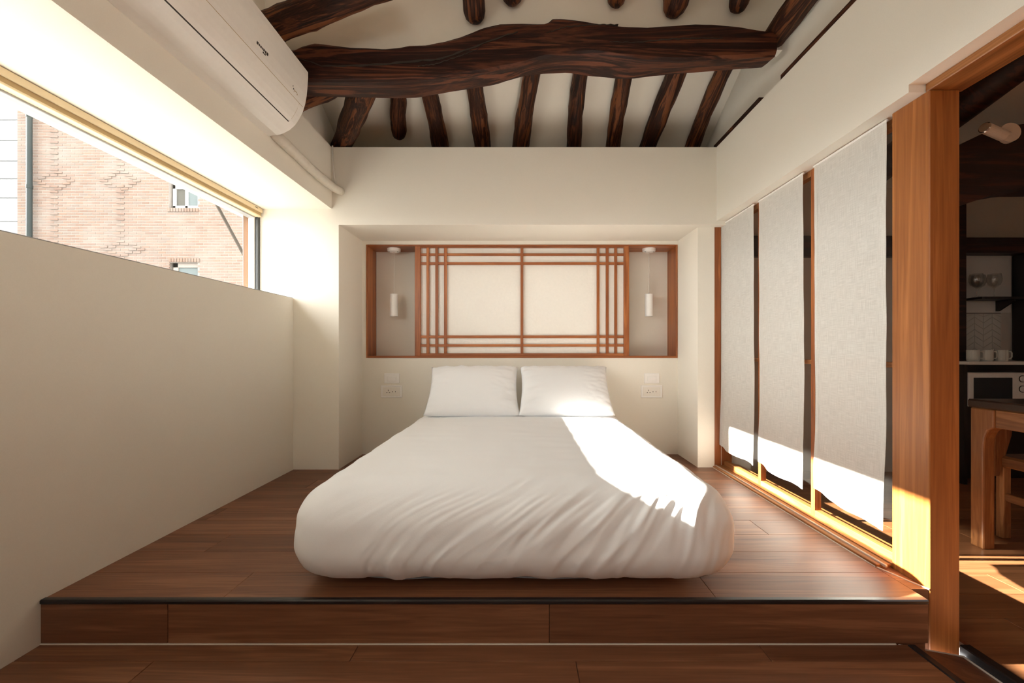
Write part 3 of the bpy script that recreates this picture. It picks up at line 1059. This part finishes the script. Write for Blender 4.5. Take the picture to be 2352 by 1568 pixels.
# ------------------------------------------------------------------ pillows
def pillow(lab, xc, seed, skew):
    pw, ph, th = 0.348, 0.265, 0.085
    n = 46
    base = Vector((xc, 3.27, 0.550))
    ax = Vector((1, 0, 0))
    up = Vector((0, 0.41, 0.33)).normalized()
    nm = ax.cross(up)
    b = MB()
    idx = {}
    vs = []
    for side in (1, -1):
        for i in range(n + 1):
            for j in range(n + 1):
                u, v_ = -1 + 2 * i / n, -1 + 2 * j / n
                edge = (i in (0, n) or j in (0, n))
                if side == -1 and edge:
                    idx[(side, i, j)] = idx[(1, i, j)]
                    continue
                prof_ = ((1 - abs(u) ** 2.6) * (1 - abs(v_) ** 2.6)) ** 0.42
                # edges pull in between the pointed corners
                px = u * pw * (1 - 0.055 * (1 - v_ * v_)) + 0.010 * skew * v_
                py = v_ * ph * (1 - 0.075 * (1 - u * u) * (0.6 if v_ > 0 else 0.1))
                wr = mnoise.noise(Vector((u * 3 + seed, v_ * 7, 1.0))) * 0.010 * sstep(0.35, 0.95, abs(u)) + mnoise.noise(Vector((u * 9 + v_ * 5 + seed, v_ * 12, 4.0))) * 0.005 * sstep(0.2, 1, u)
                wr += mnoise.noise(Vector((u * 13 + seed, v_ * 6, 2.0))) * 0.006 * sstep(0.6, 0.98, abs(v_))
                hgt = side * (th * prof_) + (wr if prof_ > 0 else wr * 0.4)
                drop = -0.035 * (1 - v_) * 0.0
                P = ax * px + up * (py + ph) + nm * hgt
                P += base
                if not edge:
                    pass
                idx[(side, i, j)] = len(vs)
                vs.append(P + Vector((0, 0, mnoise.noise(Vector((u * 5 + seed * 2, 0, 0))) * 0.008 * sstep(0.7, 1, v_))))
    fs = []
    for side in (1, -1):
        for i in range(n):
            for j in range(n):
                q = [idx[(side, i, j)], idx[(side, i + 1, j)], idx[(side, i + 1, j + 1)], idx[(side, i, j + 1)]]
                fs.append(tuple(q if side == 1 else q[::-1]))
    # sit on the duvet
    b.add(vs, fs)
    o = b.build('pillow', M['pillow'], smooth=True)
    tag(o, lab, 'pillow', 'two white bed pillows')


pillow('left of the two white pillows propped against the niche wall', -0.375, 1.0, -1)
pillow('right of the two white pillows propped against the niche wall', 0.325, 6.0, 0.6)

# ------------------------------------------------------------------ post, lintel, glazed partition on the right
b = box('timber_post', 1.47, 1.58, 1.643, 1.811, ZK - 0.032, ZH, M['postZ'], None, 0.003)
tag(b, 'square orange timber post at the end of the partition', 'post')
b = box('lintel', 1.47, 1.60, YR, 1.661, ZH, ZH + 0.06, M['frameY'], None, 0.003)
tag(b, 'orange timber lintel over the opening in front of the post', 'beam')

pt = thing('trim_7', 'wooden floor track of the glazed partition with its white rail', 'trim', (1.46, 2.5, ZP), kind='structure')
jl = MB()
jl.tube([(1.406, YP + 0.06, ZP), (1.406, 1.90, ZP), (1.409, 1.82, ZP), (1.44, 1.72, ZP), (1.468, 1.641, ZP)], 0.003, 6)
jl.build('joint_line', M['silicone'], pt)
box('sill_board', 1.408, 1.62, 1.811, YP + 0.10, ZP - 0.02, ZP + 0.012, M['frameY'], pt, 0.002)
box('rail_strip', 1.428, 1.437, 1.79, YP + 0.085, ZP + 0.008, ZP + 0.018, M['alu'], pt, 0.001)
box('guide_strip', 1.470, 1.478, 1.811, YP + 0.085, ZP + 0.008, ZP + 0.015, M['frameY'], pt, 0.001)
box('jamb', 1.422, 1.472, YP + 0.068, YP + 0.12, ZP, ZH, M['frameZ'], pt, 0.002)
box('rail_strip', 1.472, 1.479, YP + 0.072, YP + 0.12, ZP, ZH, M['alu'], pt, 0.001)
box('jamb', 1.479, 1.56, YP + 0.085, YP + 0.12, ZP, ZH, M['frameZ'], pt, 0.002)

ps = thing('glazed_partition', 'wooden glazed partition behind the linen curtains', 'partition', (1.518, 2.6, ZP + 0.012))
SX0, SX1 = 1.502, 1.538
ZQ = ZP + 0.012
bays = [(1.811, 2.340), (2.370, 2.870), (2.900, YP + 0.085)]
for y0, y1 in ((2.340, 2.370), (2.870, 2.900)):
    box('stile', SX0, SX1, y0, y1, ZQ, ZH, M['frameZ'], ps, 0.002)
for y0, y1 in bays:
    box('bottom_rail', SX0, SX1, y0, y1, ZQ, ZQ + 0.030, M['frameY'], ps, 0.002)
    box('middle_rail', SX0 + 0.004, SX1 - 0.004, y0, y1, 0.945, 0.968, M['frameY'], ps, 0.002)
    box('top_rail', SX0, SX1, y0, y1, ZH - 0.035, ZH, M['frameY'], ps, 0.002)
    box('pane', 1.518, 1.522, y0, y1, ZQ + 0.030, 0.945, M['glass'], ps)
    box('pane', 1.518, 1.522, y0, y1, 0.968, ZH - 0.035, M['glass'], ps)

# curtains
def curtain(lab, y0, y1, ztop, zbot, seed):
    ny, nz = 40, 90
    b = MB()
    vs = []
    for j in range(nz + 1):
        t = j / nz
        for i in range(ny + 1):
            s = i / ny
            y = y0 + (y1 - y0) * s
            z = ztop + (zbot - ztop) * t
            fall = t ** 1.3
            x = 1.480 - 0.004 + 0.010 * fall * math.sin(s * 5 + seed) + 0.006 * fall * mnoise.noise(Vector((s * 4, t * 3, seed)))
            # side edges waver and curl a little towards the hem
            e = sstep(0.12, 0, s) + sstep(0.88, 1, s)
            y += 0.006 * mnoise.noise(Vector((seed * 3 + s, t * 7, 2))) * e
            x -= 0.012 * e * sstep(0.7, 1, t)
            if s < 0.3:
                z += 0.018 * sstep(0.3, 0, s) * sstep(0.8, 1, t) * -1
            z += 0.014 * sstep(0.7, 1, t) * math.sin(s * math.pi) * -1 + 0.020 * sstep(0.75, 1.0, s) * sstep(0.8, 1, t)
            vs.append((x, y, z))
    fs = []
    for j in range(nz):
        for i in range(ny):
            a = j * (ny + 1) + i
            fs.append((a, a + 1, a + ny + 2, a + ny + 1))
    b.add(vs, fs)
    root = thing('linen_curtain', lab, 'curtain', (1.48, (y0 + y1) / 2, zbot), 'linen panels hung along the partition')
    b.build('cloth', M['linen'], root, smooth=True)
    # stitched hems, a second layer of cloth
    for k in (0, ny - 2):
        h = MB()
        hv = []
        for j in range(nz + 1):
            for i in (k, k + 2):
                p = vs[j * (ny + 1) + i]
                hv.append((p[0] - 0.0015, p[1], p[2]))
        h.add(hv, [(2 * j, 2 * j + 1, 2 * j + 3, 2 * j + 2) for j in range(nz)])
        h.build('side_hem', M['linen'], root, smooth=True)
    r = MB()
    r.tube([(1.476, y0 - 0.005, ztop - 0.006), (1.476, y1 + 0.005, ztop - 0.006)], 0.0045, 8)
    r.build('hanging_rod', M['white'], root)


ZCT = ZH - 0.004
curtain('narrow looking linen curtain panel farthest from the post', 2.905, 3.372, ZCT, 0.300, 1.0)
curtain('middle linen curtain panel of the three', 2.392, 2.838, ZCT, 0.305, 2.0)
curtain('wide looking linen curtain panel next to the timber post', 1.845, 2.300, ZCT, 0.302, 3.3)

# ------------------------------------------------------------------ kitchen
YK = 4.05
kw = MB()
kw.box(1.72, 4.7, YK, YK + 0.1, -0.2, 3.2)
struct(kw.build('wall_kitchen', M['kwall']), 'dim grey rear wall of the kitchen')
kw = MB()
kw.box(4.65, 4.75, YR, YK + 0.1, -0.2, 3.2)
struct(kw.build('wall_kitchen_side', M['kwall']), 'right side wall of the kitchen')
kc = MB()
kc.add([(1.62, YR, 3.2), (4.7, YR, 3.2), (4.7, YK + 0.1, 2.45), (1.62, YK + 0.1, 2.45), (1.62, YR, 3.3), (4.7, YR, 3.3), (4.7, YK + 0.1, 2.55), (1.62, YK + 0.1, 2.55)],
       [(0, 1, 2, 3), (4, 7, 6, 5), (0, 4, 5, 1), (1, 5, 6, 2), (2, 6, 7, 3), (3, 7, 4, 0)])
struct(kc.build('ceiling', M['kwall']), 'dim plaster ceiling of the kitchen', 'ceiling')
o = log('rafter', [(2.02, 3.2, 2.30), (2.3, 2.4, 2.62), (2.6, 1.5, 3.0)], [0.075, 0.075, 0.075], M['kbeam'], seed=51, n=10)
tag(o, 'nearly black kitchen rafter just right of the post top', 'rafter', 'dark kitchen rafters')
o = log('rafter', [(2.55, 3.3, 2.30), (2.75, 2.4, 2.64), (3.0, 1.5, 3.0)], [0.10, 0.10, 0.10], M['kbeam'], seed=52, n=10)
tag(o, 'nearly black kitchen rafter behind the spot lamp', 'rafter', 'dark kitchen rafters')
ar = MB()
kt = [(2150, 360), (2205, 332), (2260, 305), (2310, 290), (2400, 278), (2700, 275)]
kb = [(2150, 492), (2205, 472), (2240, 461), (2310, 437), (2360, 428), (2700, 425)]
av = []
for i in range(31):
    u = 2150 + 550 * i / 30
    for y in (2.62, 2.80):
        p = at(u, interp(kt, u), 2.62)
        q = at(u, interp(kb, u), 2.62)
        av += [(p.x, y, p.z), (q.x, y, q.z)]
af = []
for i in range(30):
    a = i * 4
    af += [(a, a + 1, a + 5, a + 4), (a + 2, a + 6, a + 7, a + 3), (a, a + 4, a + 6, a + 2), (a + 1, a + 3, a + 7, a + 5)]
af += [(0, 2, 3, 1), (120, 121, 123, 122)]
ar.add(av, af)
tag(ar.build('ceiling_beam', M['kbeam']), 'dark red arched beam over the kitchen table', 'beam')
# spot lamp on the arched beam
c = at(2319, 305, 2.60)
sp = thing('spot_lamp', 'small cream spot lamp fixed to the dark kitchen beam', 'lamp', (c.x, 2.62, c.z))
b = MB()
b.tube([(c.x, 2.62, c.z), (c.x - 0.004, 2.592, c.z)], 0.054, 24)
b.build('canopy', M['spot'], sp)
p0, p1 = at(2303, 311, 2.55), at(2262, 293, 2.50)
b = MB()
b.tube([c + Vector((-0.005, 0, -0.005)), p0], 0.014, 10)
b.build('arm', M['spot'], sp)
b = MB()
b.tube([p0, p1], [0.029, 0.029], 20)
b.build('head', M['spot'], sp)
dd = (p1 - p0).normalized()
b = MB()
b.tube([p1, p1 + dd * 0.006], [0.029, 0.024], 20)
b.build('lens_ring', M['chrome'], sp)

b = box('kitchen_post', 3.70, 3.79, YK - 0.17, YK - 0.02, ZK, 2.32, M['kbeam'], None, 0.004)
tag(b, 'dark timber post left of the kitchen shelf', 'post')
b = box('kitchen_beam', 3.79, 4.65, YK - 0.14, YK - 0.001, 1.858, 1.99, M['kbeam'], None, 0.004)
tag(b, 'dark horizontal beam above the glasses shelf', 'beam')
b = box('kitchen_beam', 1.72, 3.69, YK - 0.08, YK - 0.001, 1.84, 2.02, M['kbeam'], None, 0.004)
tag(b, 'dark horizontal beam glimpsed between the linen curtains', 'beam')
b = box('wall_panel', 3.90, 4.33, YK - 0.02, YK - 0.001, 1.352, 1.858, M['kpanel'], None, 0.002)
tag(b, 'pale panel behind the wine glasses', 'panel')
bs = thing('tiled_backsplash', 'grey chevron tile backsplash above the mugs', 'backsplash', (3.94, YK - 0.01, 0.95))
box('backing', 3.90, 4.245, YK - 0.012, YK - 0.001, 0.93, 1.352, M['grout'], bs)
cols = 4
cw = 0.0785
for cidx in range(cols):
    xx0 = 3.928 + cidx * cw
    s = 1 if cidx % 2 == 0 else -1
    zz = 0.88
    while zz < 1.33:
        hh = 0.052
        dz = 0.05 * s
        poly = [(xx0 + 0.0015, zz - min(0, dz)), (xx0 + cw - 0.0015, zz + max(0, dz)), (xx0 + cw - 0.0015, zz + max(0, dz) + hh), (xx0 + 0.0015, zz - min(0, dz) + hh)]
        poly = [(a_, min(max(b_, 0.935), 1.343)) for a_, b_ in poly]
        if max(p_[1] for p_ in poly) - min(p_[1] for p_ in poly) > 0.02:
            m = MB()
            m.prism(poly, 1, YK - 0.018, YK - 0.012)
            m.build('tile', M['tile'], bs)
        zz += hh + 0.003
b = box('cabinet_side', 4.345, 4.64, YK - 0.17, YK - 0.01, 0.935, 1.855, M['cabinet'], None, 0.004)
tag(b, 'black tall cupboard at the right edge of the kitchen', 'cupboard')
shf = thing('glass_shelf', 'dark wooden shelf holding the wine glasses', 'shelf', (4.12, YK - 0.1, 1.456))
box('board', 3.90, 4.325, YK - 0.19, YK - 0.02, 1.456, 1.476, M['cabinet'], shf, 0.002)
m = MB()
m.prism([(YK - 0.02, 1.456), (YK - 0.02, 1.365), (YK - 0.04, 1.365), (YK - 0.17, 1.442), (YK - 0.17, 1.456)], 0, 4.19, 4.21)
m.build('bracket', M['cabinet'], shf)
for x, lab in ((3.905, 'wine glass on the dark shelf beside the kitchen post'), (4.06, 'wine glass on the dark shelf above the bracket'), (3.985, 'wine glass standing behind the gap between two others')):
    yy = YK - 0.135 if x != 3.985 else YK - 0.075
    m = MB()
    pr = [(0.0, 0.0), (0.034, 0.0), (0.034, 0.003), (0.006, 0.008), (0.004, 0.02), (0.004, 0.075), (0.012, 0.085), (0.040, 0.105), (0.050, 0.135), (0.051, 0.16), (0.044, 0.20), (0.0425, 0.20), (0.049, 0.16), (0.048, 0.136), (0.038, 0.108), (0.0, 0.09)]
    m.lathe(pr, (x, yy, 1.476), 20)
    tag(m.build('wine_glass', M['wineglass'], smooth=True), lab, 'glass', 'wine glasses on the kitchen shelf')

cn = thing('kitchen_counter', 'dark kitchen counter with a pale top edge', 'counter', (4.2, 3.8, ZK))
box('top', 3.555, 4.645, 3.62, 3.87, 0.904, 0.930, M['counter'], cn, 0.003)
box('side', 3.555, 3.58, 3.66, 3.87, ZK, 0.904, M['cabinet'], cn)
box('back', 3.58, 4.645, 3.85, 3.87, ZK, 0.904, M['cabinet'], cn)
box('shelf', 3.58, 4.645, 3.66, 3.85, 0.545, 0.565, M['cabinet'], cn)
for x, lab in ((3.685, 'white mug nearest the dark kitchen post'), (3.792, 'middle white mug of three on the kitchen counter'), (3.915, 'rightmost white mug of three on the kitchen counter')):
    yy = 3.72
    mg = thing('mug', lab, 'mug', (x, yy, 0.93), 'mugs on the kitchen counter')
    m = MB()
    m.lathe([(0.0, 0.0), (0.037, 0.0), (0.042, 0.012), (0.042, 0.092), (0.039, 0.092), (0.038, 0.012), (0.0, 0.008)], (x, yy, 0.93), 20)
    m.build('cup', M['mug'], mg, smooth=False)
    m = MB()
    m.tube([(x + 0.038, yy - 0.01, 0.93 + 0.078), (x + 0.062, yy - 0.014, 0.93 + 0.080), (x + 0.070, yy - 0.015, 0.93 + 0.068), (x + 0.070, yy - 0.015, 0.93 + 0.034), (x + 0.060, yy - 0.014, 0.93 + 0.022), (x + 0.038, yy - 0.01, 0.93 + 0.024)], 0.0055, 8)
    m.build('handle', M['mug'], mg, smooth=True)

mw = thing('microwave', 'pale microwave with black door window under the counter', 'microwave', (3.85, 3.75, 0.565))
box('shell', 3.587, 4.12, 3.66, 3.84, 0.567, 0.838, M['micro'], mw, 0.008)
box('door', 3.589, 3.958, 3.652, 3.66, 0.570, 0.836, M['micro'], mw, 0.003)
box('door_window', 3.622, 3.932, 3.6495, 3.653, 0.60, 0.800, M['mglass'], mw, 0.002)
for z in (0.790, 0.708):
    m = MB()
    m.tube([(4.02, 3.66, z), (4.02, 3.645, z)], [0.024, 0.022], 20)
    k = m.build('knob', M['micro'], mw)
    m = MB()
    m.tube([(4.02, 3.6605, z), (4.02, 3.656, z)], [0.028, 0.028], 20)
    m.build('dial_ring', M['slot'], mw)

# table: its long side runs towards the camera at the right edge of the view
tb_ = thing('dining_table', 'heavy wooden table with a dark top beyond the post', 'table', (2.9, 1.9, ZK))
box('top', 2.484, 3.42, 1.22, 2.545, 0.703, 0.748, M['tabletop'], tb_, 0.008)


def leg(x0, x1, y0, y1, s):
    m = MB()
    e = y0 if s < 0 else y1          # side that flares into the apron
    o_ = y1 if s < 0 else y0
    m.prism([(o_, ZK), (e, ZK), (e, 0.49), (e + s * 0.006, 0.545), (e + s * 0.022, 0.585), (e + s * 0.055, 0.606), (e + s * 0.055, 0.703), (o_, 0.703)], 0, x0, x1)
    o = m.build('leg', M['tableZ'], tb_)
    mod = o.modifiers.new('bevel', 'BEVEL')
    mod.width = 0.008
    mod.segments = 2


for x0 in (2.49, 3.345):
    leg(x0, x0 + 0.066, 2.459, 2.531, -1)
    leg(x0, x0 + 0.066, 1.24, 1.312, 1)
    box('apron', x0 + 0.008, x0 + 0.05, 1.367, 2.404, 0.606, 0.703, M['tableY'], tb_, 0.004)
box('apron', 2.556, 3.345, 2.47, 2.51, 0.606, 0.703, M['tableX'], tb_, 0.004)
# chair on the far side of the table
ch = thing('dining_chair', 'wooden chair pushed in behind the table leg', 'chair', (3.0, 2.4, ZK))
box('seat', 2.74, 3.18, 1.95, 2.66, 0.35, 0.415, M['tableY'], ch, 0.012)
for lx, ly in ((2.75, 1.97), (3.12, 1.97), (2.75, 2.60), (3.12, 2.60)):
    box('leg', lx, lx + 0.045, ly, ly + 0.045, ZK, 0.35, M['tableZ'], ch, 0.004)
box('stretcher', 2.755, 2.785, 2.015, 2.60, 0.155, 0.20, M['tableY'], ch, 0.004)
box('stretcher', 3.125, 3.155, 2.015, 2.60, 0.155, 0.20, M['tableY'], ch, 0.004)
m = MB()
vs = []
for z, x0, x1 in ((0.30, 2.70, 2.725), (0.43, 2.70, 2.765), (0.53, 2.705, 2.795), (0.60, 2.71, 2.80), (0.66, 2.715, 2.79)):
    vs += [(x0, 2.60, z), (x1, 2.60, z), (x1, 2.645, z), (x0, 2.645, z)]
fs = [(3, 2, 1, 0), (16, 17, 18, 19)]
for i in range(4):
    for k in range(4):
        fs.append((i * 4 + k, i * 4 + (k + 1) % 4, i * 4 + 4 + (k + 1) % 4, i * 4 + 4 + k))
m.add(vs, fs)
m.build('arm_support', M['tableZ'], ch)
for y in (2.05, 2.2, 2.35, 2.5):
    m = MB()
    m.tube([(3.14, y, 0.41), (3.19, y + 0.03, 0.69)], 0.012, 8)
    m.build('back_spindle', M['tableZ'], ch)
box('back_rail', 3.18, 3.21, 1.98, 2.64, 0.68, 0.70, M['tableY'], ch, 0.004)

# ------------------------------------------------------------------ outside
gd = MB()
gd.box(-60, -2.1, -40, 60, -0.6, -0.5)
struct(gd.build('ground', M['ground']), 'pale paved ground outside the window', 'ground')

YBK = 11.0
PX = YBK / F                    # metres per pixel at the brick wall
bl = thing('brick_building', 'pale brick building across the lane outside the window', 'building', (-9, YBK, -0.5))
bx0, bx1 = (40 - VX) * PX, (640 - VX) * PX
bw_, bh_ = 0.2, 0.0665
w1 = ((388 - VX) * PX, (454.5 - VX) * PX, CZ - (477 - VY) * PX, CZ - (396 - VY) * PX)
w2 = ((390.5 - VX) * PX, (454.5 - VX) * PX, CZ - (668 - VY) * PX, CZ - (603 - VY) * PX)
bwm = MB()
bwm.box(bx0, w1[0], YBK, YBK + 0.3, -0.5, 9)
bwm.box(w1[1], bx1, YBK, YBK + 0.3, -0.5, 9)
bwm.box(w1[0], w1[1], YBK, YBK + 0.3, w1[3], 9)
bwm.box(w1[0], w1[1], YBK, YBK + 0.3, w2[3], w1[2])
bwm.box(w1[0], w1[1], YBK, YBK + 0.3, -0.5, w2[2])
bwm.box(w1[0], w1[1], YBK + 0.2, YBK + 0.3, -0.5, 9)
bwm.build('wall', M['mortar'], bl)


def visible(u, v, mg_=130):
    # the part of the wall the window shows, with a margin
    return 30 < u < 640 and v > 175 + 0.517 * u - 14 - mg_ and v < 533 + 0.2194 * u + 25 + mg_


diam = [(130, 415, 1), (272, 415, 1), (272, 572, 1)]
lines = [130.5, 280.5]
big, small = [], []
row = 0
z = 1.9
while z < 7.9:
    off = 0 if row % 2 == 0 else bw_ / 2
    x = bx0 - off
    while x < bx1:
        xa_, xb_ = max(x, bx0) + 0.005, min(x + bw_, bx1) - 0.005
        u, v = VX + (x + bw_ / 2) / PX, VY - (z + bh_ / 2 - CZ) / PX
        inwin = any(xb_ > q[0] - 0.01 and xa_ < q[1] + 0.01 and z + bh_ > q[2] - 0.02 and z < q[3] + 0.02 for q in (w1, w2))
        if visible(u, v) and not inwin and xb_ - xa_ > 0.04:
            proud = 0.0
            tw = 0.0
            for du, dv, _ in diam:
                dd_ = abs(u - du - (8 if du > 200 else 0)) / 46 + abs(v - dv) / 22
                if 0.62 < dd_ < 1.12:
                    proud = 0.03
                    tw = 0.09 * (1 if (u > du) == (v < dv) else -1)
            for lu in lines:
                if abs(u - lu) < 9.5 and row % 2 == 0 and not any(abs(v - dv) < 20 and abs(du - lu) < 30 for du, dv, _ in diam):
                    proud = max(proud, 0.03)
                    tw = 0.05
            (big if proud else small).append((xa_, xb_, z, proud, tw))
        if inwin and visible(u, v):
            for q in (w1, w2):          # cut bricks flush with the window opening
                if z + bh_ > q[2] - 0.02 and z < q[3] + 0.02:
                    if xa_ < q[0] - 0.04 and xb_ > q[0] - 0.02:
                        small.append((xa_, q[0] - 0.004, z, 0.0, 0.0))
                    elif xb_ > q[1] + 0.04 and xa_ < q[1] + 0.02:
                        small.append((q[1] + 0.004, xb_, z, 0.0, 0.0))
        x += bw_
    z += bh_
    row += 1
random.shuffle(small)
def seen(q):
    return visible(VX + (q[0] + q[1]) / 2 / PX, VY - (q[2] + bh_ / 2 - CZ) / PX, 0)


small.sort(key=lambda q: not seen(q))
full = [q for q in small if q[1] - q[0] > 0.18]
rest = [q for q in small if q[1] - q[0] <= 0.18]
npick = max(0, 265 - len(big))
pick, rest2 = full[:npick], full[npick:]
bme = box_mesh(0.186, 0.06, bh_ - 0.016, 0.002, M['brick'])
for xa_, xb_, z, proud, tw in big + pick:
    o = bpy.data.objects.new('brick', bme)
    COL.objects.link(o)
    o.parent = bl
    o.location = Vector(((xa_ + xb_) / 2, YBK + 0.025 - proud * 0.55 + random.uniform(-0.002, 0.002), z + bh_ / 2)) - bl.location
    o.rotation_euler = (0, tw * 0.5, tw * 0.6)
mb = MB()
for xa_, xb_, z, proud, tw in rest + rest2:
    y0 = YBK - 0.005 + random.uniform(-0.002, 0.002)
    mb.box(xa_ + 0.002, xb_ - 0.002, y0, YBK + 0.02, z + 0.008, z + bh_ - 0.008)
tag(mb.build('bricks', M['brick'], bl), kind='stuff')
# lintel and sill soldiers of the two windows
for (x0, x1, z0, z1), where in ((w1, (0,)), (w2, (1,))):
    zz = z0 - 0.10 if where[0] == 0 else z1 + 0.01
    x = x0 - 0.02
    while x < x1:
        box('brick', x + 0.005, x + 0.06, YBK - 0.03, YBK + 0.02, zz, zz + 0.09, M['brick'], bl, 0.003)
        x += 0.068
for (x0, x1, z0, z1), kd in ((w1, 0), (w2, 1)):
    fw = 0.06
    wd = box('window', x0 + 0.02, x1 - 0.01, YBK + 0.12, YBK + 0.17, z0 + 0.01, z1, M['farglass2'], bl)
    yA, yB = YBK + 0.06, YBK + 0.13
    if kd == 0:
        zm = CZ - (428 - VY) * PX
        xm = (424 - VX) * PX
        for q in ((x0 + 0.05, x0 + 0.05 + fw * 1.1, z0, z1), (x1 - 0.05, x1, z0, z1), (xm - 0.035, xm + 0.035, z0, zm), (x0 + 0.05, x1, z0, z0 + 0.07), (x0 + 0.05, x1, zm - 0.04, zm + 0.07), (x0 + 0.05, x1, z1 - 0.04, z1)):
            box('frame_bar', q[0], q[1], yA, yB, q[2], q[3], M['pvc'], wd, 0.004)
        box('pane', xm + 0.035, x1 - 0.05, yB - 0.04, yB, z0 + 0.07, zm - 0.04, M['farglass'], wd)
        box('pane', x0 + 0.116, xm - 0.035, yB - 0.03, yB, z0 + 0.07, zm - 0.04, M['farglass2'], wd)
        box('pane', x0 + 0.116, x1 - 0.05, yB - 0.04, yB, zm + 0.07, z1 - 0.04, M['farglass'], wd)
    else:
        for q in ((x0 + 0.03, x0 + 0.15, z0, z1), (x0 + 0.03, x1, z1 - 0.11, z1)):
            box('frame_bar', q[0], q[1], yA, yB, q[2], q[3], M['mortar'], wd, 0.004)
        box('pane', x0 + 0.15, x1, yB - 0.04, yB, z0, z1 - 0.11, M['farglass'], wd)

dp = thing('drain_pipe', 'grey vertical drain pipe on the brick building', 'pipe', ((79.5 - VX) * PX, YBK - 0.1, -0.5))
xx = (79.5 - VX) * PX
m = MB()
m.tube([(xx, YBK - 0.12, -0.5), (xx, YBK - 0.12, 8.0)], 0.056, 16)
m.build('pipe', M['pipe'], dp, smooth=True)
for z in (3.2, 4.9, 6.6):
    m = MB()
    m.tube([(xx, YBK - 0.12, z), (xx, YBK - 0.12, z + 0.08)], 0.064, 16)
    m.build('collar', M['pipe'], dp)
m = MB()
A, B = at(470, 418, 8.0), at(784, 1002, 8.0)
m.tube([A, B], 0.027, 8)
tag(m.build('conduit', M['conduit']), 'slanting grey brown rod crossing in front of the brick building', 'pole')

sb = thing('white_building', 'white horizontally panelled building at the left edge of the window', 'building', (-13, YBK, -0.5))
sx1 = (40 - VX) / F * YBK
ze = [CZ - (v - VY) / F * YBK for v in (640, 585, 538, 509, 455, 411, 370, 323, 276, 228, 180, 130)]
box('wall', sx1 - 4, sx1 - 0.002, YBK + 0.02, YBK + 0.3, -0.5, 9, M['siding'], sb)
ze = [-0.4] + ze
for a_, b_ in zip(ze[:-1], ze[1:]):
    box('panel', sx1 - 4, sx1, YBK - 0.005, YBK + 0.022, a_ + 0.012, b_ - 0.012, M['siding'], sb, 0.006)
